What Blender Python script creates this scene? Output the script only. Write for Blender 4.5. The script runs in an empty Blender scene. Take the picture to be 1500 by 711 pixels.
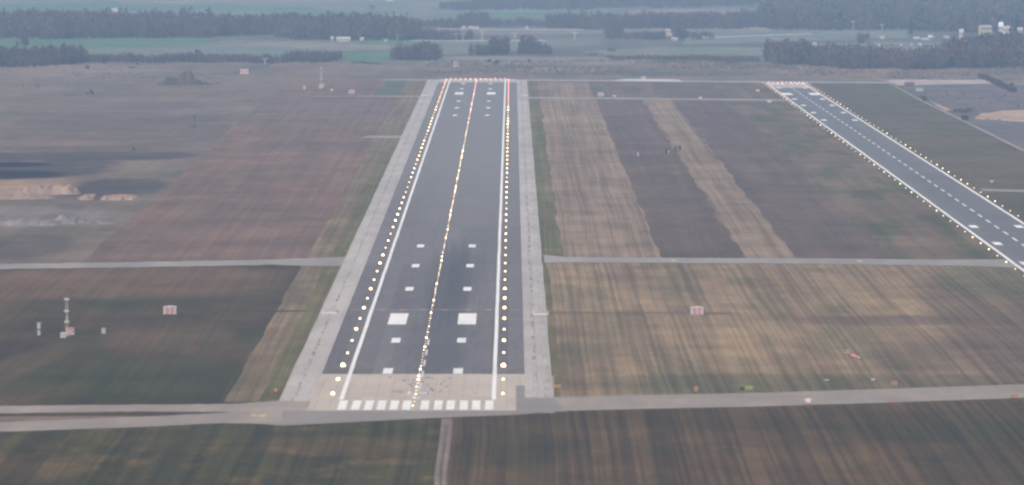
import bpy, bmesh, math, random
import numpy as np
from mathutils import Vector, Matrix
random.seed(7); RNG = np.random.RandomState(11)
S = bpy.context.scene; COL = S.collection

# ---------------------------------------------------------------- camera, world, sun, exposure
F = 9780.0                    # focal length in pixels of the 1500-wide photograph
YH = -149.5                   # horizon row
TP = (355.5 - YH) / F
PITCH = math.atan(TP); CP = math.cos(PITCH); SP = math.sin(PITCH)
HC = 148.6                    # camera height / cos(pitch)
CAMZ = HC * CP
cam_d = bpy.data.cameras.new('camera'); cam = bpy.data.objects.new('camera', cam_d); COL.objects.link(cam)
cam.location = (0, 0, CAMZ); cam.rotation_euler = (math.pi / 2 - PITCH, 0, 0)
cam_d.sensor_width = 36; cam_d.lens = 36 * F / 1500; cam_d.clip_start = 1; cam_d.clip_end = 60000
cam_d.dof.use_dof = True; cam_d.dof.focus_distance = 3300; cam_d.dof.aperture_fstop = 0.2
S.camera = cam
S.render.resolution_x = 1024; S.render.resolution_y = 485
W = bpy.data.worlds.new('World'); S.world = W; W.use_nodes = True
nt = W.node_tree; nt.nodes.clear()
sky = nt.nodes.new('ShaderNodeTexSky'); sky.sky_type = 'NISHITA'; sky.sun_disc = False
SUN_EL, SUN_AZ = math.radians(40), math.radians(-150)
sky.sun_elevation = SUN_EL; sky.sun_rotation = SUN_AZ; sky.air_density = 1.0; sky.dust_density = 4.0; sky.ozone_density = 1.0
bg = nt.nodes.new('ShaderNodeBackground'); bg.inputs['Strength'].default_value = 0.12
wo = nt.nodes.new('ShaderNodeOutputWorld')
nt.links.new(sky.outputs[0], bg.inputs[0]); nt.links.new(bg.outputs[0], wo.inputs[0])
sd = bpy.data.lights.new('sun', 'SUN'); sd.energy = 2.1; sd.angle = math.radians(30); sd.color = (1, .88, .74)
sun = bpy.data.objects.new('sun', sd); COL.objects.link(sun)
sv = Vector((math.sin(SUN_AZ) * math.cos(SUN_EL), math.cos(SUN_AZ) * math.cos(SUN_EL), math.sin(SUN_EL)))
sun.rotation_euler = sv.to_track_quat('Z', 'Y').to_euler(); sun.location = (0, 0, 400)
S.view_settings.view_transform = 'Standard'; S.view_settings.look = 'None'
S.view_settings.gamma = 1; S.view_settings.use_curve_mapping = False
S.view_settings.exposure = 0.34
S.cycles.filter_width = 2.3
S.cycles.volume_bounces = 1

# ---------------------------------------------------------------- survey helpers (photo row/column -> ground point)
def Zc(y, z=0.0): return F * (CAMZ - z) / CP / (y - YH)
def Yg(y, z=0.0): return (Zc(y, z) - (CAMZ - z) * SP) / CP
def G(x, y, z=0.0):
    return Vector(((x - 750) / F * Zc(y, z), Yg(y, z), z))
def Xg(x, y): return (x - 750) / F * Zc(y)
def ppm(y): return (y - YH) / HC            # photo pixels per metre at ground row y

# ---------------------------------------------------------------- materials
def newmat(name):
    m = bpy.data.materials.new(name); m.use_nodes = True
    return m, m.node_tree, m.node_tree.nodes['Principled BSDF']
def N(nt, t, **k):
    n = nt.nodes.new(t)
    for a, b in k.items(): setattr(n, a, b)
    return n
def L(nt, a, b): nt.links.new(a, b)
def c4(c): return (c[0], c[1], c[2], 1)
def coords(nt):
    return N(nt, 'ShaderNodeNewGeometry').outputs['Position']
def noise(nt, vec, sx, sy, detail=3, rough=.55, off=0.0, dist=0.0):
    mp = N(nt, 'ShaderNodeMapping'); mp.inputs['Scale'].default_value = (sx, sy, .01)
    mp.inputs['Location'].default_value = (off, off * 1.7, off * .3)
    L(nt, vec, mp.inputs[0])
    n = N(nt, 'ShaderNodeTexNoise'); n.inputs['Scale'].default_value = 1
    n.inputs['Detail'].default_value = detail; n.inputs['Roughness'].default_value = rough; n.inputs['Distortion'].default_value = dist
    L(nt, mp.outputs[0], n.inputs[0]); return n.outputs[0]
def M(nt, op, a, b=None, c=None, clamp=False):
    n = N(nt, 'ShaderNodeMath', operation=op); n.use_clamp = clamp
    for i, v in enumerate((a, b, c)):
        if v is None: continue
        if isinstance(v, (int, float)): n.inputs[i].default_value = v
        else: L(nt, v, n.inputs[i])
    return n.outputs[0]
def ramp(nt, v, lo, hi):
    n = N(nt, 'ShaderNodeMapRange'); n.interpolation_type = 'SMOOTHSTEP'
    n.inputs[1].default_value = lo; n.inputs[2].default_value = hi
    L(nt, v, n.inputs[0]); return n.outputs[0]
def mix(nt, f, a, b):
    n = N(nt, 'ShaderNodeMix', data_type='RGBA')
    for i, v in ((0, f), (6, a), (7, b)):
        if isinstance(v, (int, float)): n.inputs[i].default_value = v
        elif isinstance(v, tuple): n.inputs[i].default_value = c4(v)
        else: L(nt, v, n.inputs[i])
    return n.outputs[2]
def scale_col(nt, c, f):
    n = N(nt, 'ShaderNodeVectorMath', operation='SCALE')
    L(nt, c, n.inputs[0]); L(nt, f, n.inputs[3]); return n.outputs[0]
def patch(nt, xyz, col, color, x0, y0, x1, y1, amt=1.0, soft=.6, nz=.7, ns=(.012, .004), slant=0.0):
    """a stain with a soft ragged outline, given by its corner rows/columns in the survey"""
    ya, yb = Yg(y1), Yg(y0); cy = (ya + yb) / 2; ry = abs(yb - ya) / 2
    ym = (y0 + y1) / 2
    xa, xb = Xg(x0, ym), Xg(x1, ym); cx = (xa + xb) / 2; rx = abs(xb - xa) / 2
    sep = N(nt, 'ShaderNodeSeparateXYZ'); L(nt, xyz, sep.inputs[0])
    dy = M(nt, 'SUBTRACT', sep.outputs[1], cy)
    dx = M(nt, 'SUBTRACT', sep.outputs[0], cx)
    if slant: dx = M(nt, 'SUBTRACT', dx, M(nt, 'MULTIPLY', dy, slant))
    ex = M(nt, 'POWER', M(nt, 'ABSOLUTE', M(nt, 'DIVIDE', dx, rx)), 2.5)
    ey = M(nt, 'POWER', M(nt, 'ABSOLUTE', M(nt, 'DIVIDE', dy, ry)), 2.5)
    r = M(nt, 'ADD', ex, ey)
    n = noise(nt, xyz, ns[0], ns[1], 4, .6, off=random.uniform(-50, 50))
    r = M(nt, 'ADD', r, M(nt, 'MULTIPLY', M(nt, 'SUBTRACT', n, .5), nz * 3))
    f = M(nt, 'MULTIPLY', ramp(nt, r, 1 + soft, 1 - soft), amt)
    return mix(nt, f, col, color)

TINT = {'left_near_grass': (.60, .47, .28), 'bottom_left_grass': (.76, .60, .30), 'bottom_right_grass': (.78, .60, .34), 'right_near_grass': (1.03, .92, .72),
        'tan_stubble': (.95, .83, .68), 'left_brown_grass': (1.0, .85, .72), 'dark_fallow': (1.04, .87, .72), 'heath_ground': (.90, .84, .74),
        'green_verge': (.95, .80, .6), 'left_tan_strip': (.95, .82, .66), 'runway_verge': (.85, .74, .6), 'right_outer_grass': (.70, .68, .48), 'trench_soil': (.6, .5, .4)}
def field_mat(name, a, b, green=None, gamt=.4, sfreq=.42, samt=.35, blob=(.016, .005), patches=(), lane=None, bamt=1.0, glo=.48):
    m, nt, bs = newmat(name)
    T = TINT.get(name, (1, 1, 1)); tn = lambda c: tuple(p * q for p, q in zip(c, T))
    a = tn(a); b = tn(b); green = tn(green) if green else None
    patches = [((tn(p[0][0]),) + tuple(p[0][1:]), p[1]) for p in patches]
    P = coords(nt)
    # mowing lines wander a little
    w = noise(nt, P, .003, .003, 2, .5, off=3)
    w2 = noise(nt, P, .02, .022, 2, .5, off=13)
    sh = M(nt, 'ADD', M(nt, 'MULTIPLY', M(nt, 'SUBTRACT', w, .5), 4.0), M(nt, 'MULTIPLY', M(nt, 'SUBTRACT', w2, .5), .5))
    cx = N(nt, 'ShaderNodeCombineXYZ'); L(nt, sh, cx.inputs[0])
    va = N(nt, 'ShaderNodeVectorMath', operation='ADD'); L(nt, P, va.inputs[0]); L(nt, cx.outputs[0], va.inputs[1])
    Q = va.outputs[0]
    o = random.uniform(-90, 90)
    n2 = noise(nt, P, blob[0], blob[1], 5, .62, off=o)
    col = mix(nt, M(nt, 'MULTIPLY', ramp(nt, n2, .34, .64), bamt), a, b)
    if green:
        n4 = noise(nt, P, blob[0] * 1.7, blob[1] * 1.1, 5, .6, off=o + 31)
        col = mix(nt, M(nt, 'MULTIPLY', ramp(nt, n4, glo, glo + .17), gamt), col, green)
    for p in patches: col = patch(nt, P, col, *p[0], **p[1])
    n1 = noise(nt, Q, sfreq, .0018, 2, .6, off=o + 7)
    n1b = noise(nt, Q, sfreq * .23, .0015, 2, .5, off=o + 17)
    n3 = noise(nt, P, .9, .12, 4, .65, off=o + 3)
    n5 = noise(nt, P, .07, .02, 5, .65, off=o + 43)
    n6 = noise(nt, P, .009, .010, 4, .7, off=o + 53)
    f = M(nt, 'MULTIPLY', ramp(nt, M(nt, 'ADD', M(nt, 'MULTIPLY', n1, .75), M(nt, 'MULTIPLY', n1b, .25)), .34, .66), samt * 1.15)
    f = M(nt, 'ADD', f, 1 - samt * .57)
    f = M(nt, 'MULTIPLY', f, M(nt, 'ADD', M(nt, 'MULTIPLY', n3, .45), .775))
    f = M(nt, 'MULTIPLY', f, M(nt, 'ADD', M(nt, 'MULTIPLY', n5, .8), .60))
    f = M(nt, 'MULTIPLY', f, M(nt, 'ADD', M(nt, 'MULTIPLY', ramp(nt, n6, .36, .64), .26), .87))
    col = scale_col(nt, col, f)
    L(nt, col, bs.inputs['Base Color']); bs.inputs['Roughness'].default_value = .95
    bs.inputs['Specular IOR Level'].default_value = .1
    return m

def pave_mat(name, a, b, lane=7.5, lamt=.12, slab=None, samt=.1, stain=.25, rough=.85, tar=None, rubber_and_tone=None):
    m, nt, bs = newmat(name)
    P = coords(nt); sep = N(nt, 'ShaderNodeSeparateXYZ'); L(nt, P, sep.inputs[0])
    n2 = noise(nt, P, .05, .012, 5, .6, off=random.uniform(-50, 50))
    col = mix(nt, ramp(nt, n2, .3, .7), a, b)
    fx = M(nt, 'FLOOR', M(nt, 'DIVIDE', M(nt, 'ADD', sep.outputs[0], 900.4), lane))
    fy = M(nt, 'FLOOR', M(nt, 'DIVIDE', sep.outputs[1], 260 if slab is None else slab))
    cb = N(nt, 'ShaderNodeCombineXYZ'); L(nt, fx, cb.inputs[0]); L(nt, fy, cb.inputs[1])
    wn = N(nt, 'ShaderNodeTexWhiteNoise'); L(nt, cb.outputs[0], wn.inputs[0])
    f = M(nt, 'ADD', M(nt, 'MULTIPLY', wn.outputs[0], lamt * 2), 1 - lamt)
    # joints along the lanes
    fr = M(nt, 'FRACT', M(nt, 'DIVIDE', M(nt, 'ADD', sep.outputs[0], 900.4), lane))
    j = M(nt, 'LESS_THAN', fr, .035)
    f = M(nt, 'MULTIPLY', f, M(nt, 'SUBTRACT', 1, M(nt, 'MULTIPLY', j, samt)))
    n3 = noise(nt, P, .5, .05, 5, .7, off=9)
    f = M(nt, 'MULTIPLY', f, M(nt, 'ADD', M(nt, 'MULTIPLY', n3, stain * 2), 1 - stain))
    col = scale_col(nt, col, f)
    if tar:   # blotches of tar along one line of the shoulder
        for tx, tw, ta in tar:
            d = M(nt, 'ABSOLUTE', M(nt, 'SUBTRACT', sep.outputs[0], tx))
            n4 = noise(nt, P, 1.1, .045, 4, .7, off=4 + tx)
            mk = M(nt, 'MULTIPLY', ramp(nt, d, tw, tw * .2), ramp(nt, n4, .5, .62))
            col = mix(nt, M(nt, 'MULTIPLY', mk, ta), col, (.09, .085, .085))
    if rubber_and_tone:
        for args in rubber_and_tone: col = patch(nt, P, col, *args[0], **args[1])
    L(nt, col, bs.inputs['Base Color']); bs.inputs['Roughness'].default_value = rough
    bs.inputs['Specular IOR Level'].default_value = .25 if rough > .6 else .6
    return m

def paint_mat(name, c, wear=.18, rough=.6, under=(.12, .12, .12)):
    m, nt, bs = newmat(name)
    P = coords(nt)
    n = noise(nt, P, 1.3, .25, 4, .7, off=2); n2 = noise(nt, P, .09, .02, 3, .5, off=8)
    f = M(nt, 'MULTIPLY', ramp(nt, M(nt, 'ADD', M(nt, 'MULTIPLY', n, .6), M(nt, 'MULTIPLY', n2, .4)), .46, .72), wear)
    L(nt, mix(nt, f, c, under), bs.inputs['Base Color']); bs.inputs['Roughness'].default_value = rough
    return m
def plain(name, c, rough=.6, var=.2, sc=1.5, metal=0):
    m, nt, bs = newmat(name)
    tc = N(nt, 'ShaderNodeTexCoord'); n = N(nt, 'ShaderNodeTexNoise'); n.inputs['Scale'].default_value = sc; n.inputs['Detail'].default_value = 4
    L(nt, tc.outputs['Object'], n.inputs[0])
    d = tuple(max(0, v * (1 - var)) for v in c); e = tuple(min(1, v * (1 + var)) for v in c)
    L(nt, mix(nt, ramp(nt, n.outputs[0], .3, .7), d, e), bs.inputs['Base Color'])
    bs.inputs['Roughness'].default_value = rough; bs.inputs['Metallic'].default_value = metal
    return m
def lamp_mat(name, c, st):
    m, nt, bs = newmat(name)
    bs.inputs['Base Color'].default_value = c4(c); bs.inputs['Emission Color'].default_value = c4(c)
    bs.inputs['Emission Strength'].default_value = st
    m.cycles.emission_sampling = 'NONE'
    return m

# ---------------------------------------------------------------- object helpers
def tag(o, label=None, cat=None, group=None, kind=None):
    if label: o['label'] = label
    if cat: o['category'] = cat
    if group: o['group'] = group
    if kind: o['kind'] = kind
    return o
def empty(name, loc, label, cat, group=None, rz=0):
    o = bpy.data.objects.new(name, None); COL.objects.link(o); o.location = loc; o.rotation_euler = (0, 0, rz)
    o.empty_display_size = 1
    return tag(o, label, cat, group)
class MB:
    def __init__(s): s.bm = bmesh.new(); s.mi = 0
    def _m(s, fs):
        for f in fs: f.material_index = s.mi
    def box(s, c, d, rz=0, taper=1.0, bevel=0):
        hx, hy, hz = d[0] / 2, d[1] / 2, d[2] / 2
        R = Matrix.Rotation(rz, 3, 'Z'); vs = []
        for z in (-1, 1):
            t = taper if z > 0 else 1
            for x, y in ((-1, -1), (1, -1), (1, 1), (-1, 1)):
                vs.append(s.bm.verts.new(Vector(c) + R @ Vector((x * hx * t, y * hy * t, z * hz))))
        fs = [s.bm.faces.new([vs[i] for i in q]) for q in ((3, 2, 1, 0), (4, 5, 6, 7), (0, 1, 5, 4), (1, 2, 6, 5), (2, 3, 7, 6), (3, 0, 4, 7))]
        s._m(fs)
        if bevel:
            es = list({e for f in fs for e in f.edges})
            r = bmesh.ops.bevel(s.bm, geom=es, offset=bevel, segments=1, affect='EDGES'); s._m(r['faces'])
        return s
    def tube(s, a, b, r0, r1=None, n=8, cap=True):
        a = Vector(a); b = Vector(b); r1 = r0 if r1 is None else r1
        d = (b - a).normalized(); u = d.orthogonal().normalized(); v = d.cross(u)
        A = [s.bm.verts.new(a + (u * math.cos(t) + v * math.sin(t)) * r0) for t in (2 * math.pi * i / n for i in range(n))]
        B = [s.bm.verts.new(b + (u * math.cos(t) + v * math.sin(t)) * r1) for t in (2 * math.pi * i / n for i in range(n))]
        fs = [s.bm.faces.new((A[i], A[(i + 1) % n], B[(i + 1) % n], B[i])) for i in range(n)]
        if cap: fs += [s.bm.faces.new(A[::-1]), s.bm.faces.new(B)]
        s._m(fs); return s
    def lathe(s, c, prof, n=12):
        rings = []
        for r, z in prof:
            rings.append([s.bm.verts.new(Vector(c) + Vector((r * math.cos(2 * math.pi * i / n), r * math.sin(2 * math.pi * i / n), z))) for i in range(n)])
        fs = []
        for k in range(len(rings) - 1):
            for i in range(n): fs.append(s.bm.faces.new((rings[k][i], rings[k][(i + 1) % n], rings[k + 1][(i + 1) % n], rings[k + 1][i])))
        fs.append(s.bm.faces.new(rings[0][::-1])); fs.append(s.bm.faces.new(rings[-1])); s._m(fs); return s
    def prism(s, pts, z0, z1):
        A = [s.bm.verts.new((p[0], p[1], z0)) for p in pts]; B = [s.bm.verts.new((p[0], p[1], z1)) for p in pts]; n = len(pts)
        fs = [s.bm.faces.new(A[::-1]), s.bm.faces.new(B)] + [s.bm.faces.new((A[i], A[(i + 1) % n], B[(i + 1) % n], B[i])) for i in range(n)]
        s._m(fs); return s
    def sideprism(s, pts, y0, y1):       # profile in x-z extruded along y
        A = [s.bm.verts.new((p[0], y0, p[1])) for p in pts]; B = [s.bm.verts.new((p[0], y1, p[1])) for p in pts]; n = len(pts)
        fs = [s.bm.faces.new(A), s.bm.faces.new(B[::-1])] + [s.bm.faces.new((A[(i + 1) % n], A[i], B[i], B[(i + 1) % n])) for i in range(n)]
        s._m(fs); return s
    def build(s, name, mats, parent=None, loc=None, rz=0, smooth=False):
        bmesh.ops.recalc_face_normals(s.bm, faces=s.bm.faces)
        me = bpy.data.meshes.new(name); s.bm.to_mesh(me); s.bm.free()
        for m in (mats if isinstance(mats, (list, tuple)) else [mats]): me.materials.append(m)
        if smooth:
            for p in me.polygons: p.use_smooth = True
        o = bpy.data.objects.new(name, me); COL.objects.link(o)
        if parent: o.parent = parent
        if loc is not None: o.location = loc
        if rz: o.rotation_euler = (0, 0, rz)
        return o
def copy_tree(o, parent=None):
    c = o.copy(); COL.objects.link(c)
    if parent: c.parent = parent
    for ch in list(o.children): copy_tree(ch, c)
    return c
def mesh_np(name, V, Fq, mat, k=4):
    me = bpy.data.meshes.new(name); me.vertices.add(len(V)); me.vertices.foreach_set('co', V.astype(np.float32).ravel())
    me.loops.add(len(Fq) * k); me.loops.foreach_set('vertex_index', Fq.astype(np.int32).ravel())
    me.polygons.add(len(Fq)); me.polygons.foreach_set('loop_start', np.arange(0, len(Fq) * k, k, dtype=np.int32))
    me.update(calc_edges=True)
    for m in (mat if isinstance(mat, list) else [mat]): me.materials.append(m)
    o = bpy.data.objects.new(name, me); COL.objects.link(o); return o

# flat sheets -------------------------------------------------------
def sheet_xy(name, pts, z, mat, kind='structure'):
    me = bpy.data.meshes.new(name); bm = bmesh.new()
    f = bm.faces.new([bm.verts.new((p[0], p[1], z)) for p in pts]); bm.normal_update()
    if f.normal.z < 0: bmesh.ops.reverse_faces(bm, faces=[f])
    bmesh.ops.triangulate(bm, faces=bm.faces[:])
    bm.to_mesh(me); bm.free(); me.materials.append(mat)
    o = bpy.data.objects.new(name, me); COL.objects.link(o)
    if kind: o['kind'] = kind
    return o
def wob(pts, step, amp, closed=True):
    """subdivide an outline and let it wander, in ground metres"""
    out = []; n = len(pts)
    for i in range(n if closed else n - 1):
        a = Vector(pts[i][:2]); b = Vector(pts[(i + 1) % n][:2]); d = (b - a).length
        k = max(1, min(160, int(d / step))); nn = Vector((-(b - a).y, (b - a).x)).normalized() if d > 0 else Vector((0, 0))
        ph = random.uniform(0, 6.28); ph2 = random.uniform(0, 6.28)
        for j in range(k):
            t = j / k
            e = 0 if j == 0 else amp * (.5 * math.sin(j * .9 + ph) + .4 * math.sin(j * .37 + ph2) + random.uniform(-.5, .5))
            p = a.lerp(b, t) + nn * e; out.append(p)
    return out
def quad_px(name, pts, z, mat, amp=.0, step=12):
    g = [G(x, y)[:2] for x, y in pts]
    if amp: g = wob(g, step, amp)
    return sheet_xy(name, g, z, mat)
def strip_x(name, x0, x1, yn, yf, z, mat, amp=.0, step=25):
    g = [(x0, Yg(yn)), (x1, Yg(yn)), (x1, Yg(yf)), (x0, Yg(yf))]
    if amp: g = wob(g, step, amp)
    return sheet_xy(name, g, z, mat)
def band_px(name, up, lo, z, mat, ampx=.15):
    """road between an upper and a lower edge, each a polyline in survey columns/rows"""
    def dens(pl):
        o = []
        for (a, b) in zip(pl[:-1], pl[1:]):
            k = max(1, int(abs(b[0] - a[0]) / 12))
            for j in range(k):
                t = j / k; o.append((a[0] + (b[0] - a[0]) * t, a[1] + (b[1] - a[1]) * t + (random.uniform(-ampx, ampx) if (o or j) else 0)))
        o.append(pl[-1]); return o
    pts = dens(up) + dens(lo)[::-1]
    return sheet_xy(name, [G(x, y)[:2] for x, y in pts], z, mat)

# ---------------------------------------------------------------- ground
BROWN = (.20, .155, .125); BROWN2 = (.135, .10, .088); GREEN = (.10, .115, .06); TAN = (.27, .215, .155); TAN2 = (.19, .15, .115)
SAND = (.36, .255, .19); BURNT = (.05, .042, .05)
def pt(color, x0, y0, x1, y1, **k): return ((color, x0, y0, x1, y1), k)
g_p = [
    pt(BURNT, -60, 222, 300, 236, amt=.75, ns=(.03, .012), nz=1.1), pt(BURNT, -80, 233, 160, 262, amt=.8, ns=(.04, .012), nz=1.1),
    pt((.012, .01, .016), -60, 238, 75, 245, amt=.95, nz=.6), pt((.012, .01, .016), -60, 250, 98, 262, amt=.95, nz=.6),
    pt(BURNT, 95, 262, 240, 292, amt=.75, ns=(.04, .012)), pt((.05, .05, .055), 50, 300, 120, 322, amt=.7),
    pt(SAND, -70, 263, 105, 290, nz=.5, ns=(.05, .012), amt=.9), pt(SAND, 116, 284, 138, 293, nz=.2), pt(SAND, 148, 285, 200, 294, nz=.5, ns=(.07, .02)),
    pt((.22, .19, .19), -60, 302, 155, 332, nz=.9, amt=.8, ns=(.05, .01)),
    pt(BURNT, -50, 345, 100, 380, amt=.5), pt((.12, .095, .09), -60, 168, 330, 222, amt=.6, nz=1.0, ns=(.02, .006)),
    pt((.22, .16, .13), -50, 205, 200, 216, amt=.5), pt((.25, .2, .17), 0, 95, 260, 112, amt=.5),
    pt((.14, .12, .13), 60, 148, 330, 162, amt=.55), pt((.15, .13, .14), 80, 108, 250, 118, amt=.5),
    pt((.09, .09, .1), 780, 104, 1120, 112, amt=.6, ns=(.02, .004)), pt((.27, .2, .16), 1120, 88, 1300, 112, amt=.6),
    pt((.27, .24, .19), 760, 99, 880, 107, amt=.7, nz=.3),
]
farm = (.17, .17, .13)
gm = field_mat('heath_ground', BROWN, (.165, .135, .12), (.11, .115, .075), .45, .3, .10, blob=(.02, .0035), patches=g_p)
def big_sheet():
    pts = [(-14500, -2500), (14500, -2500), (14500, 26000), (-14500, 26000)]
    return sheet_xy('ground', pts, 0, gm)
big_sheet()

m_gr = field_mat('far_green_crop', (.075, .15, .08), (.10, .145, .09), blob=(.01, .002), samt=.06)
m_gt = field_mat('far_pale_grass', (.135, .155, .115), (.165, .155, .125), (.09, .14, .085), .5, blob=(.01, .0018), samt=.06)
m_gp = field_mat('far_tan_stubble', (.21, .175, .145), (.17, .15, .12), blob=(.012, .002), samt=.06)
m_gd = field_mat('far_dark_meadow', (.085, .085, .07), (.12, .11, .09), blob=(.012, .002), samt=.05)
# everything beyond the airfield fence is farmland
band_px('farmland', [(-900, -60), (2400, -60)], [(-900, 97), (0, 96), (130, 90), (600, 91), (900, 88), (1120, 93), (1500, 98), (2400, 99)], .05, m_gd, .4)
def fpoly(nm, m, pts, z): quad_px(nm, pts, z, m, amp=3, step=60)
for i, (m, pts) in enumerate([
    (m_gt, [(-300, 16), (520, 24), (700, 30), (700, -8), (-300, -8)]),
    (m_gp, [(120, -6), (760, -6), (420, 6), (190, 5)]),
    (m_gr, [(-200, 17), (170, 17), (330, 14), (560, 28), (560, 22), (430, 10), (200, 5), (-200, 5)]),
    (m_gr, [(-300, 73), (175, 72), (330, 68), (300, 57), (-300, 57)]),
    (m_gt, [(90, 86), (520, 84), (520, 62), (330, 58), (300, 66), (120, 72)]),
    (m_gp, [(310, 66), (500, 74), (620, 72), (620, 66), (420, 61)]),
    (m_gr, [(380, 89), (585, 91), (600, 75), (450, 76), (330, 80)]),
    (m_gr, [(520, 66), (640, 65), (640, 59), (520, 60)]),
    (m_gt, [(590, 33), (860, 33), (920, 12), (600, 12)]),
    (m_gr, [(700, 28), (895, 26), (900, 19), (700, 18)]),
    (m_gt, [(635, 82), (880, 66), (880, 58), (640, 58)]),
    (m_gp, [(640, 52), (920, 50), (960, 44), (640, 44)]),
    (m_gp, [(900, 23), (1060, 24), (1140, 13), (1040, 13), (920, 15)]),
    (m_gp, [(910, 48), (1135, 47), (1130, 40), (910, 43)]),
    (m_gt, [(870, 82), (1118, 82), (1118, 70), (960, 69), (850, 77)]),
    (m_gt, [(1000, 66), (1330, 56), (1330, 44), (1000, 48)]),
    (m_gt, [(1140, 88), (1380, 84), (1385, 64), (1300, 62), (1150, 66)]),
    (m_gp, [(600, 96), (900, 96), (960, 90), (880, 84), (640, 83)]),
]): fpoly('field', m, pts, .10 + i * .012)

# ---- airfield grass
m_lbrown = field_mat('left_brown_grass', (.175, .125, .105), (.145, .11, .10), (.13, .115, .08), .35, .3, .2, blob=(.018, .004),
    patches=[pt((.14, .12, .125), 330, 143, 600, 180, amt=.6)])
m_ldark = field_mat('left_near_grass', (.085, .082, .06), (.145, .115, .10), (.07, .092, .045), .7, .5, .22, blob=(.03, .008),
    patches=[pt((.17, .13, .1), -40, 395, 60, 460, amt=.6), pt((.22, .17, .16), -60, 390, 420, 440, amt=.8), pt((.19, .15, .135), 150, 475, 330, 510, amt=.5), pt((.05, .04, .04), -60, 500, 60, 560, amt=.6), pt((.065, .08, .042), 60, 520, 380, 600, amt=.75, soft=.9), pt((.25, .22, .17), -20, 505, 60, 575, amt=.35, slant=.08)])
m_rnear = field_mat('right_near_grass', (.235, .185, .135), (.185, .145, .11), (.105, .11, .07), .5, .62, .5, blob=(.03, .006),
    patches=[pt((.10, .075, .075), 1180, 462, 1420, 478, amt=.5, ns=(.05, .01)), pt((.085, .065, .062), 1380, 400, 1640, 570, amt=.65), pt((.095, .10, .06), 1380, 393, 1560, 440, amt=.6),
             pt((.09, .095, .06), 860, 548, 1560, 582, amt=.65, ns=(.05, .01)), pt((.1, .08, .07), 1280, 500, 1560, 580, amt=.5), pt((.14, .10, .09), 880, 385, 960, 420, amt=.5)])
m_tan = field_mat('tan_stubble', (.25, .205, .165), (.21, .17, .14), (.15, .13, .10), .2, .62, .45, blob=(.03, .006))
m_dark = field_mat('dark_fallow', (.125, .098, .088), (.105, .085, .078), (.085, .085, .055), .45, .3, .2, blob=(.03, .006))
m_green = field_mat('green_verge', (.11, .125, .06), (.14, .135, .08), (.18, .15, .10), .5, .7, .3, blob=(.06, .01))
m_tanL = field_mat('left_tan_strip', (.20, .165, .12), (.165, .14, .10), (.13, .13, .085), .7, .5, .4, blob=(.06, .006))
m_mixgr = field_mat('runway_verge', (.15, .125, .10), (.17, .135, .11), (.085, .10, .05), .8, .25, .22, blob=(.03, .005), glo=.45)
m_bottomL = field_mat('bottom_left_grass', (.075, .075, .045), (.062, .068, .04), (.17, .135, .10), .75, .34, .6, blob=(.06, .03), glo=.48,
    patches=[pt((.055, .062, .035), -60, 630, 640, 655, amt=.6), pt((.15, .115, .095), -40, 665, 140, 705, amt=.5), pt((.15, .115, .095), 380, 640, 640, 668, amt=.45)])
m_bottomR = field_mat('bottom_right_grass', (.125, .098, .078), (.10, .08, .066), (.065, .072, .042), .65, .6, .62, blob=(.04, .015), glo=.5,
    patches=[pt((.085, .07, .05), 640, 600, 1600, 630, amt=.85, nz=.3), pt((.055, .05, .042), 1330, 590, 1700, 760, amt=.6), pt((.05, .058, .035), 1200, 618, 1600, 650, amt=.6), pt((.05, .06, .035), 660, 630, 820, 690, amt=.4)])
m_r2 = field_mat('right_outer_grass', (.165, .125, .10), (.14, .115, .095), (.10, .115, .065), .65, .3, .1, blob=(.018, .003),
    patches=[pt((.09, .085, .07), 1440, 285, 1600, 330, amt=.7)])

yn, yf = 600, 120
# left side
quad_px('field', [(120, 384), (530, 378), (612, 141), (388, 143), (285, 240)], .10, m_lbrown, amp=1.2, step=40)
quad_px('field', [(-500, 610), (420, 610), (522, 383), (-500, 395)], .10, m_ldark)
quad_px('field', [(-700, 900), (650, 900), (655, 606), (-700, 640)], .10, m_bottomL)
quad_px('field', [(650, 900), (2300, 900), (2300, 560), (655, 604)], .104, m_bottomR)
m_darkgr = field_mat('dark_green_grass', (.085, .095, .065), (.10, .10, .075), blob=(.02, .004), samt=.1)
quad_px('field', [(545, 139), (606, 139), (608, 118), (570, 118)], .12, m_darkgr, amp=1.5)
quad_px('field', [(400, 140), (600, 140), (612, 119), (430, 119)], .108, m_lbrown, amp=1)
strip_x('grass_strip', -84.7, -68.5, 590, 119, .14, m_tanL, amp=.5)
strip_x('grass_strip', -75, -68.6, 590, 230, .17, m_green, amp=.8)
# right side
quad_px('field', [(790, 600), (2300, 560), (2300, 392), (797, 379)], .10, m_rnear)
quad_px('field', [(780, 384), (1480, 390), (1152, 121), (775, 119)], .10, m_dark)
strip_x('grass_strip', 12.1, 20.8, 381, 121, .14, m_green, amp=.5)
strip_x('grass_strip', 12.1, 14.6, 583, 386, .14, m_green, amp=.6)
strip_x('grass_strip', 20.8, 61.5, 381, 121, .15, m_tan, amp=.8)
strip_x('grass_strip', 96.0, 117.0, 381, 147, .15, m_tan, amp=1.3)
strip_x('grass_strip', 61.5, 112, 144, 122, .17, m_mixgr, amp=1)
strip_x('grass_strip', 112, 160, 144, 122, .165, m_dark, amp=1)
strip_x('grass_strip', 157, 203.0, 381, 121, .15, m_mixgr, amp=1.2)
quad_px('field', [(1500, 400), (2600, 620), (2200, 200), (1300, 122), (1185, 122)], .10, m_r2)
m_scrub = field_mat('right_scrub', (.14, .105, .10), (.12, .1, .1), (.09, .09, .085), .5, .3, .1, blob=(.02, .003))
quad_px('field', [(1322, 127), (1400, 168), (1500, 221), (1900, 330), (1900, 122), (1440, 122)], .14, m_scrub, amp=1)

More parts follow.
